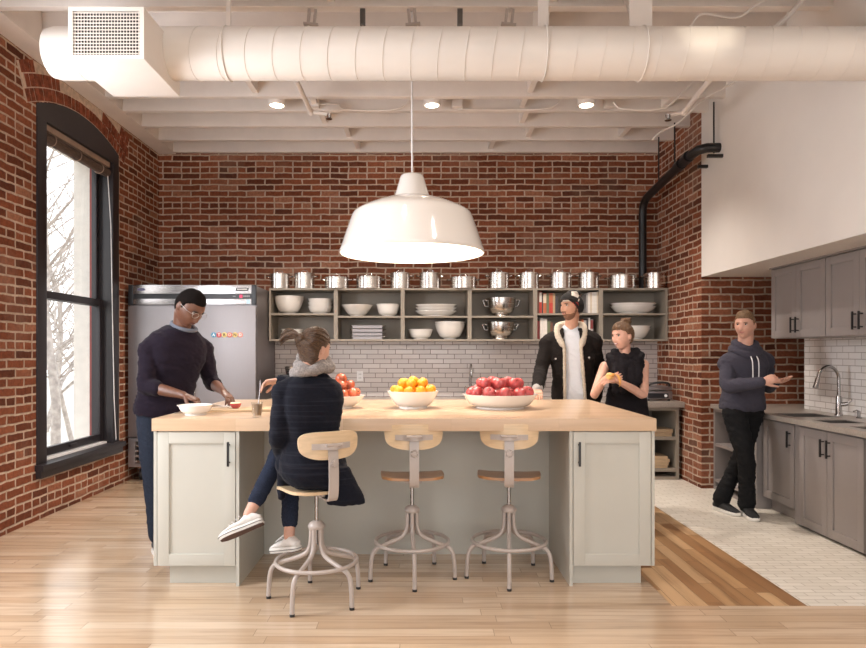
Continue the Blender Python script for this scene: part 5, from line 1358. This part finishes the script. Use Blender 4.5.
top(par, root, J, fabric('white_cotton_tee', (.64, .66, .70), .04, 150, .4), 't_shirt', -.2, .985, .013, .2, (.05, .048, .044, .044, .04), (.007, 11))
Lv = nrm(J['sh_l'] - J['sh_r']); Fv = Lv.cross(V((0, 0, 1)))
def edge(z):   # jacket opening, wider at the hem
    t = (z - .95) / .58; return -.095 + .03 * t - .0, .075 - .012 * t
def jcut(p):
    c0 = spine(J, (p.z - .985) / .56); r = p - c0; x = r.dot(Lv); a, b = edge(p.z)
    return (r.dot(Fv) > 0 and a < x < b and p.z < 1.60) or p.z > 1.555
top(par, root, J, fabric('black_denim_jacket', (.012, .009, .008), .35, 150, .6), 'jacket', -.2, 1.02, .030, .93, (.068, .065, .060, .058, .050), (.009, 11), jcut, .008)
cream = fabric('cream_sherpa', (.50, .43, .345), .22, 70, 1.2, 90)
mb = MB(); nb = J['neck']
def fr_pt(x, z, out=.0):
    c0 = spine(J, (z - .985) / .56); s_ = (z - .985) / .56
    b_ = .128 if s_ < .8 else .128 - .05 * (s_ - .8) / .2
    return c0 + Lv * x + Fv * (b_ * (1 - (x / .2) ** 2 * .5) + out) + V((0, 0, z - c0.z))
for sgn in (0, 1):
    pts = [fr_pt(edge(z)[sgn], z, .022) for z in (.93, 1.05, 1.17, 1.29, 1.39)]
    mb.tube(arcpts(pts, 4), .015, 10, 0, False, True)
col_pts = [fr_pt(edge(1.40)[0] - .005, 1.40, .03), nb + Lv * -.105 + Fv * .075 + V((0, 0, -.065)), nb + Lv * -.105 + Fv * .02 + V((0, 0, .012)), nb + Lv * -.075 - Fv * .055 + V((0, 0, .035)), nb - Fv * .085 + V((0, 0, .045)), nb + Lv * .075 - Fv * .055 + V((0, 0, .035)), nb + Lv * .105 + Fv * .02 + V((0, 0, .012)), nb + Lv * .105 + Fv * .075 + V((0, 0, -.06)), fr_pt(edge(1.40)[1] + .005, 1.40, .03)]
pp_ = arcpts(col_pts, 5)
mb.tube(pp_, [.016 + .022 * math.sin(PI * min(1, max(0, i / (len(pp_) - 1)))) ** .4 for i in range(len(pp_))], 12, 0, False, True)
o = finish(remesh(mb, .007, 2, .5, (.006, 40)), 'sherpa_collar', cream, par, root); o['label'] = 'cream sherpa collar and lining'
for x in (-.15, .128):
    pk = MB(); q = [fr_pt(x + dx, z, .022 - abs(dx) * .1) for dx, z in ((-.055, 1.335), (.055, 1.335), (.055, 1.29), (0, 1.275), (-.055, 1.29))]
    pk.ring_loft([[p - Fv * .01 for p in q], [p + Fv * .008 for p in q]])
    fl_ = put(pk, root, 'pocket_flap', bpy.data.materials['black_denim_jacket'], par, 20)
    put(MB().lathe([(.001, -.003), (.008, -.003), (.008, .002), (.001, .003)], fr_pt(x, 1.298, .034), 14, 0, 'Y'), root, 'button', M['stool'], fl_)
put(MB().tube([J['wr_r'] * .93 + J['el_r'] * .07, J['wr_r'] * .99 + J['el_r'] * .01], .047, 18, 0, False, True), root, 'cuff', fabric('grey_knit_cuff', (.34, .32, .31), .2, 140), par)
def beanie_mat():
    m, nt, p = _nt('patterned_beanie_knit'); oc = ocoord(nt)
    n = nd(nt, 'ShaderNodeTexVoronoi'); n.inputs['Scale'].default_value = 13; lk(nt, scaled(nt, oc, (1, 1, 1.4)), n.inputs['Vector'])
    s = nd(nt, 'ShaderNodeSeparateColor'); lk(nt, n.outputs['Color'], s.inputs[0])
    c = ramp(nt, s.outputs[0], [(0, (.012, .010, .009)), (.44, (.016, .012, .011)), (.45, (.60, .53, .46)), (.64, (.62, .55, .48)), (.65, (.30, .03, .03)), (.72, (.30, .03, .03)), (.73, (.012, .010, .009))])
    r = nt.nodes[-1]; 
    for q in nt.nodes:
        if q.type == 'VALTORGB': q.color_ramp.interpolation = 'CONSTANT'
    lk(nt, c, p.inputs['Base Color']); p.inputs['Roughness'].default_value = .95; bump(nt, p, noise_tex(nt, scaled(nt, oc, (200, 200, 60)), 1, 2), .6, .004); return m
bean = beanie_mat()
def mbn(p): return p.z - (.046 if p.y > .05 else .046 - .085 * min(1, (.05 - p.y) / .07) if p.y > -.02 else -.040) + .01
shell('beanie', par, root, J, mbn, .019, .02, bean, nz=.003)
c, f, u, l = head_frame(J)
mb = MB(); rim_ = []
for i in range(48):
    a = 2*PI*i/48; y = math.cos(a); x = math.sin(a); zz = .052 if y > .55 else .052 - .088 * min(1, (.55 - y) / .75)
    zu_ = (zz + .004) / .112; ru = math.sqrt(max(.05, 1 - zu_ * zu_)); dv = V((x * ru, y * ru, zu_)); rim_.append(head_w(J, head_pt(dv.x, dv.y, dv.z, 1.02, False) + dv * .010))
put(mb.tube(rim_, .0105, 10, 0, True), root, 'beanie_cuff', plain('dark_beanie_rib', (.014, .011, .010), .95, var=.3, nscale=80, bmp=.6, bscale=120), par)
put(MB().sphere(head_w(J, V((0, -.030, .112))), .056, 20, 0, (1.12, 1.15, .62)), root, 'beanie_crown', bean, par)
eyes(par, root, J, brow=(.05, .03, .02), lip=(.42, .19, .15))
def mbeard(p): return 1 if (p.y > .005 and p.z < -.062 + .55 * max(0, .045 - p.y) + .020 * (abs(p.x) < .024) and not (abs(p.x) < .017 and -.066 < p.z < -.051) or (p.y > .0 and p.y < .020 and -.045 <= p.z < .0)) else -1
shell('beard', par, root, J, mbeard, .0018, .003, plain('brown_stubble', (.17, .085, .05), .8, var=.35, nscale=260), nz=.001, face=True)
shell('hair', par, root, J, short_hair(.07, -.03, -.075), .005, .008, brown_hair)
for s in ('r', 'l'): shoe(par, root, J['an_' + s] - V((0, 0, .015)), J['toe_' + s], (0, 0, 1), canvas, wsole)

# ---- smiling woman with a bun at the right corner of the island
J = dict(pelvis=V((1.745, 5.64, .885)), neck=V((1.712, 5.55, 1.305)), sh_r=V((1.548, 5.575, 1.230)), sh_l=V((1.858, 5.515, 1.245)),
         el_r=V((1.425, 5.44, 1.000)), wr_r=V((1.462, 5.262, 1.135)), el_l=V((1.81, 5.385, 1.005)), wr_l=V((1.565, 5.280, 1.122)),
         head=V((1.674, 5.510, 1.480)), look=(-.84, -.52, -.10), hup=(-.06, 0, 1), hs=.96, nr=.047, hand=.92,
         hip_r=V((1.675, 5.64, .85)), kn_r=V((1.67, 5.62, .48)), an_r=V((1.66, 5.66, .10)), hip_l=V((1.825, 5.62, .85)), kn_l=V((1.83, 5.61, .48)), an_l=V((1.83, 5.65, .10)),
         toe_r=(-.3, -.95, 0), toe_l=(-.05, -1, 0), w=.90, dz=.9,
         hand_r=dict(d=(.45, -.55, .12), n=(.6, .35, .25), side=-1, curl=(.8, .9, .95, 1.0), thumb=(.6, .6)), hand_l=dict(d=(-.86, -.22, .08), n=(-.1, .45, -.6), side=-1, curl=(.75, .8, .85, .9), thumb=(.6, .6)))
sk2 = skin('fair_pink_skin', (.66, .38, .285), .42)
par, root = person(J, (1.745, 5.64, 0), 'smiling person in a black sleeveless top and scarf peeling an orange', sk2, .90, .92, .90, .9)
trousers(par, root, J, dk, .055, .9)
blk_top = fabric('black_jersey', (.011, .009, .011), .3, 150)
def tank(mb):
    Lq = nrm(J['sh_l'] - J['sh_r']); 
    def rg(c, a, b): 
        Fq = Lq.cross(V((0, 0, 1))); return [V(c) + Lq * math.cos(q) * a + Fq * math.sin(q) * b for q in [2*PI*j/26 for j in range(26)]]
    mb.ring_loft([rg((1.735, 5.60, 1.05), .15, .11), rg((1.745, 5.63, .94), .17, .125), rg((1.75, 5.64, .82), .185, .135), rg((1.75, 5.64, .74), .185, .13)])
top(par, root, dict(J, w=.80), blk_top, 'sleeveless_top', -.14, .92, .012, sleeves=False, extra=tank, folds=(.009, 13))
mb = MB(); nb = J['neck']; Lq = nrm(J['sh_l'] - J['sh_r']); Fq = Lq.cross(V((0, 0, 1)))
for dz_, R, r, dr in ((.046, .080, .032, .045), (.008, .108, .038, .07), (-.040, .108, .037, .11)):
    mb.tube([nb + Lq * math.cos(a) * R * 1.1 + Fq * (math.sin(a) * R * .9 + .012) + V((0, 0, dz_ - dr * max(0, math.sin(a)) ** 1.5)) for a in [2*PI*i/40 for i in range(40)]], [r * (1 + .15 * math.sin(7 * 2*PI*i/40 + dr * 40)) for i in range(40)], 12, 0, True)
for x, zl_, r in ((-.075, -.27, .038), (-.03, -.25, .045), (.035, -.22, .042), (.080, -.20, .036)):
    mb.tube(arcpts([nb + Lq * x * 1.0 + Fq * .095 + V((0, 0, -.05)), nb + Lq * x * 1.12 + Fq * .128 + V((0, 0, -.13)), nb + Lq * x * 1.1 + Fq * .125 + V((0, 0, zl_))], 5), r, 12, 0, False, True)
finish(remesh(mb, .007, 3, .5, (.010, 22)), 'scarf', fabric('black_loose_scarf', (.012, .010, .012), .35, 120, .7), par, root)
hair2 = plain('light_brown_hair', (.15, .078, .036), .45, var=.65, nscale=9, stretch=(40, 14, 40), bmp=.6, bscale=50)
def mh2(p): return -1 if (abs(p.x) > .060 and abs(p.y + .008) < .017 and p.z < .014) else hl(p, .060, .042, -.002, -.072)
shell('hair', par, root, J, mh2, .013, .017, hair2, nz=.004)
bn = MB(); b0 = head_w(J, V((-.0, -.062, .118)) * .96); bn.sphere(b0, .044, 20, 0, (1, 1, .86))
for k in range(5):
    a0 = k * 1.25; bn.tube([b0 + V((math.cos(a0 + t) * .034, math.sin(a0 + t) * .034, -.012 + .012 * k * .6 + .01 * math.sin(2 * t))) for t in [i * .35 for i in range(12)]], [.008 + .006 * math.sin(PI * i / 11) for i in range(12)], 8, 0, False, True)
put(bn, root, 'hair_bun', hair2, par)
strands(J, root, par, hair2, b0, 26, .013, .0068, .12, .56)
eyes(par, root, J, brow=(.16, .085, .045), lip=(.52, .16, .15))
tq = []
for t in (-1, -.6, -.2, .2, .6, 1):
    x = .016 * t; pz = -.0565 + .004 * t * t; zz = pz / .118; q = head_pt(x / .07, math.sqrt(1 - zz * zz - (x / .07) ** 2), zz, .96); tq.append(head_w(J, q + V((0, .0012, 0))) - root)
MB().tube(tq, [.0014, .0034, .0042, .0042, .0034, .0014], 8, 0, False, True).build('teeth', M['pwhite'], par, 60)
put(MB().sphere(head_w(J, V((.0765, -.006, -.036)) * .96), .005, 10), root, 'earring', M['chrome'], par)
for s in ('r', 'l'): shoe(par, root, J['an_' + s] - V((0, 0, .015)), J['toe_' + s], (0, 0, 1), canvas, wsole, .24, .9)
oc_ = V((1.482, 5.195, 1.162)); po = thing('peeled_orange', oc_, 'half peeled orange held in the hands of the smiling woman', 'fruit')
MB().sphere((0, 0, 0), .031, 22, 0, (1, 1, .92)).build('segments', plain('pale_orange_flesh', (.80, .48, .18), .55, var=.2, nscale=20), po)
M['pale_peel'] = plain('pale_orange_peel', (.72, .36, .10), .5, var=.15, nscale=20)
def peel(pts, w):
    mb = MB(); rr = []
    q = arcpts(pts, 5)
    for i, p in enumerate(q):
        ww = w * math.sin(PI * min(.97, max(.12, i / (len(q) - 1)))); rr.append([p + V((-ww, 0, 0)), p + V((0, -.004, .002)), p + V((ww, 0, 0)), p + V((0, -.0, .002)) + V((0, .003, 0))])
    return mb.ring_loft(rr)
peel([V((.0, -.034, .02)), V((.025, -.04, .02)), V((.05, -.045, .005)), V((.064, -.05, -.025)), V((.068, -.045, -.060)), V((.062, -.04, -.082))], .011).build('peel', M['pale_peel'], po)
MB().sphere((.004, -.003, .006), .033, 20, 0, (1, 1, .6)).build('peel_cap', M['pale_peel'], po)

# ---- man leaning on the worktop
J = dict(pelvis=V((2.685, 5.54, .905)), neck=V((2.680, 5.485, 1.365)), sh_r=V((2.525, 5.475, 1.262)), sh_l=V((2.862, 5.510, 1.280)), lhip=(.99, .08, 0),
         el_r=V((2.482, 5.36, 1.075)), wr_r=V((2.672, 5.195, 1.115)), el_l=V((2.925, 5.585, 1.065)), wr_l=V((2.862, 5.355, 1.115)),
         head=V((2.660, 5.445, 1.568)), look=(-.68, -.72, -.06), hs=.97, nr=.060,
         hip_r=V((2.600, 5.50, .85)), kn_r=V((2.655, 5.41, .47)), an_r=V((2.688, 5.47, .105)), hip_l=V((2.775, 5.56, .85)), kn_l=V((2.690, 5.58, .47)), an_l=V((2.555, 5.64, .105)),
         toe_r=(-.12, -1, 0), toe_l=(.30, -.95, 0), w=.97, dz=1.0,
         hand_r=dict(d=(.82, -.12, .28), n=(.1, .8, -.5), side=-1, curl=(.7, .8, .85, .9), thumb=(.6, .4)), hand_l=dict(d=(.16, -.95, .02), n=(-.25, .1, 1), side=-1, curl=(.45, .4, .45, .5), thumb=(.9, .2)))
par, root = person(J, (2.66, 5.52, 0), 'person in a slate hoodie leaning on the grey worktop with ankles crossed', skin('fair_ruddy_skin', (.60, .335, .25), .45))
trousers(par, root, J, dk, .070, 1.06, stop=1.0, folds=(.012, 13))
hd_ = fabric('slate_marl_sweatshirt', (.050, .047, .064), .25, 210, .6, sheen=.04)
top(par, root, J, hd_, 'hoodie', -.06, 1.0, .020, .95, (.060, .059, .055, .054, .042), (.009, 12))
mb = MB(); nb = J['neck']; Lq = nrm(J['sh_l'] - J['sh_r']); Fq = Lq.cross(V((0, 0, 1)))
for dz_, R, r, dr in ((.052, .080, .030, .045), (.006, .100, .034, .05)):
    mb.tube([nb + Lq * math.cos(a) * R + Fq * (math.sin(a) * R * .9 + .004) + V((0, 0, dz_ - dr * max(0, math.sin(a)) ** 1.5 + .02 * max(0, -math.sin(a)))) for a in [2*PI*i/40 for i in range(40)]], r, 12, 0, True)
finish(remesh(mb, .007, 3, .5, (.006, 25)), 'hood_collar', hd_, par, root)
ds = MB()
for x, ln in ((-.026, .21), (.022, .22)):
    ds.tube(arcpts([nb + Lq * x + Fq * .118 + V((0, 0, -.045)), nb + Lq * x * 1.1 + Fq * .150 + V((0, 0, -.10)), nb + Lq * x + Fq * .152 + V((0, 0, -.04 - ln))], 5), .0042, 8, 0, False, True)
put(ds, root, 'drawstrings', M['pwhite'], par)
blond = plain('short_dark_blond_hair', (.17, .095, .045), .6, var=.45, nscale=120, bmp=.5, bscale=200)
shell('hair', par, root, J, short_hair(.060, .002, -.058), .009, .012, blond, nz=.005)
shell('hair_top', par, root, J, lambda p: p.z - .066, .019, .015, blond, nz=.007)
eyes(par, root, J, brow=(.20, .11, .055), lip=(.50, .20, .17))
bshoe = plain('black_mesh_trainer', (.012, .012, .013), .8, var=.3, nscale=200, bmp=.4)
for s in ('r', 'l'): shoe(par, root, J['an_' + s] - V((0, 0, .013)), J['toe_' + s], (0, 0, 1), bshoe, wsole, .28, 1.05)
wa = MB().tube([J['wr_l'] * .95 + J['el_l'] * .05, J['wr_l'] * .985 + J['el_l'] * .015], .031, 16); put(wa, root, 'wristband', M['black'], par)

# ------------------------------------------------------------------ light and camera
wd = bpy.data.worlds.new('overcast_sky'); scene.world = wd; wd.use_nodes = True; nt = wd.node_tree
bg = nt.nodes['Background']
tc = nd(nt, 'ShaderNodeTexCoord'); sx = nd(nt, 'ShaderNodeSeparateXYZ'); lk(nt, tc.outputs['Generated'], sx.inputs[0])
lk(nt, ramp(nt, mth(nt, 'ADD', mth(nt, 'MULTIPLY', sx.outputs[2], .5), .5), [(.40, (.40, .38, .35)), (.5, (.98, .97, .95)), (.62, (.95, .97, 1.0)), (1, (.85, .92, 1.0))]), bg.inputs[0])
bg.inputs[1].default_value = 2.4
def lamp(name, kind, loc, power, color, target=None, **kw):
    l = bpy.data.lights.new(name, kind); l.energy = power; l.color = color
    for k, v in kw.items(): setattr(l, k, v)
    o = bpy.data.objects.new(name, l); col.objects.link(o); o.location = loc
    if target is not None: o.rotation_euler = (V(target) - V(loc)).to_track_quat('-Z', 'Y').to_euler()
    return o
WARM = (1, .885, .785)
for px in (277, 432, 586):
    c = at(px, 106, 6.2); lamp('downlight_and_fill', 'SPOT', (c.x, 6.19, 3.63), 230, WARM, (c.x, 6.19, 0), spot_size=2.0, spot_blend=.8, shadow_soft_size=.06)
lamp('pendant_glow', 'POINT', (PX, PY, PZ + .11), 34, WARM, shadow_soft_size=.07)
# added fill without fixtures: soft unseen disks behind the camera
for x in (-1.6, .6, 2.6):
    for y in (-1.6, .4):
        lamp('added_room_fill', 'AREA', (x, y, 3.6), 11, (1, .88, .78), (x, y + .6, 0), shape='DISK', size=.7)
for x in (-1.9, -.4, 1.1, 2.4):
    lamp('downlight_and_fill', 'SPOT', (x, 3.1, 3.64), 26, WARM, (x, 3.3, 0), spot_size=2.2, spot_blend=.8, shadow_soft_size=.06)  # added row of unseen spots to brighten island top and floor
lamp('added_left_fill', 'AREA', (XL + .02, 3.2, 1.6), 150, (.92, .955, 1.0), (2, 3.9, 1.2), shape='RECTANGLE', size=1.3, size_y=2.3)  # added cool panel against solid brick, brightens the left side and bulkhead
lamp('track_spot', 'SPOT', (1.75, 2.9, 3.55), 22, (1, .9, .72), (1.72, 4.0, 3.28), spot_size=.42, spot_blend=.9, shadow_soft_size=.03)

cd = bpy.data.cameras.new('camera'); cam = bpy.data.objects.new('camera', cd); col.objects.link(cam)
cam.location = (0, 0, EYE); cam.rotation_euler = (PI/2, 0, 0)
cd.sensor_width = 36; cd.lens = FPX / 866 * 36; cd.shift_x = 13 / 866; cd.shift_y = 28 / 866; cd.clip_end = 200
scene.camera = cam
scene.view_settings.view_transform = 'Standard'; scene.view_settings.look = 'None'
scene.view_settings.gamma = 1.0; scene.view_settings.exposure = 0.36; scene.view_settings.use_curve_mapping = False
scene.cycles.max_bounces = 8; scene.cycles.diffuse_bounces = 4; scene.cycles.use_denoising = True
scene.cycles.sample_clamp_indirect = 6.0
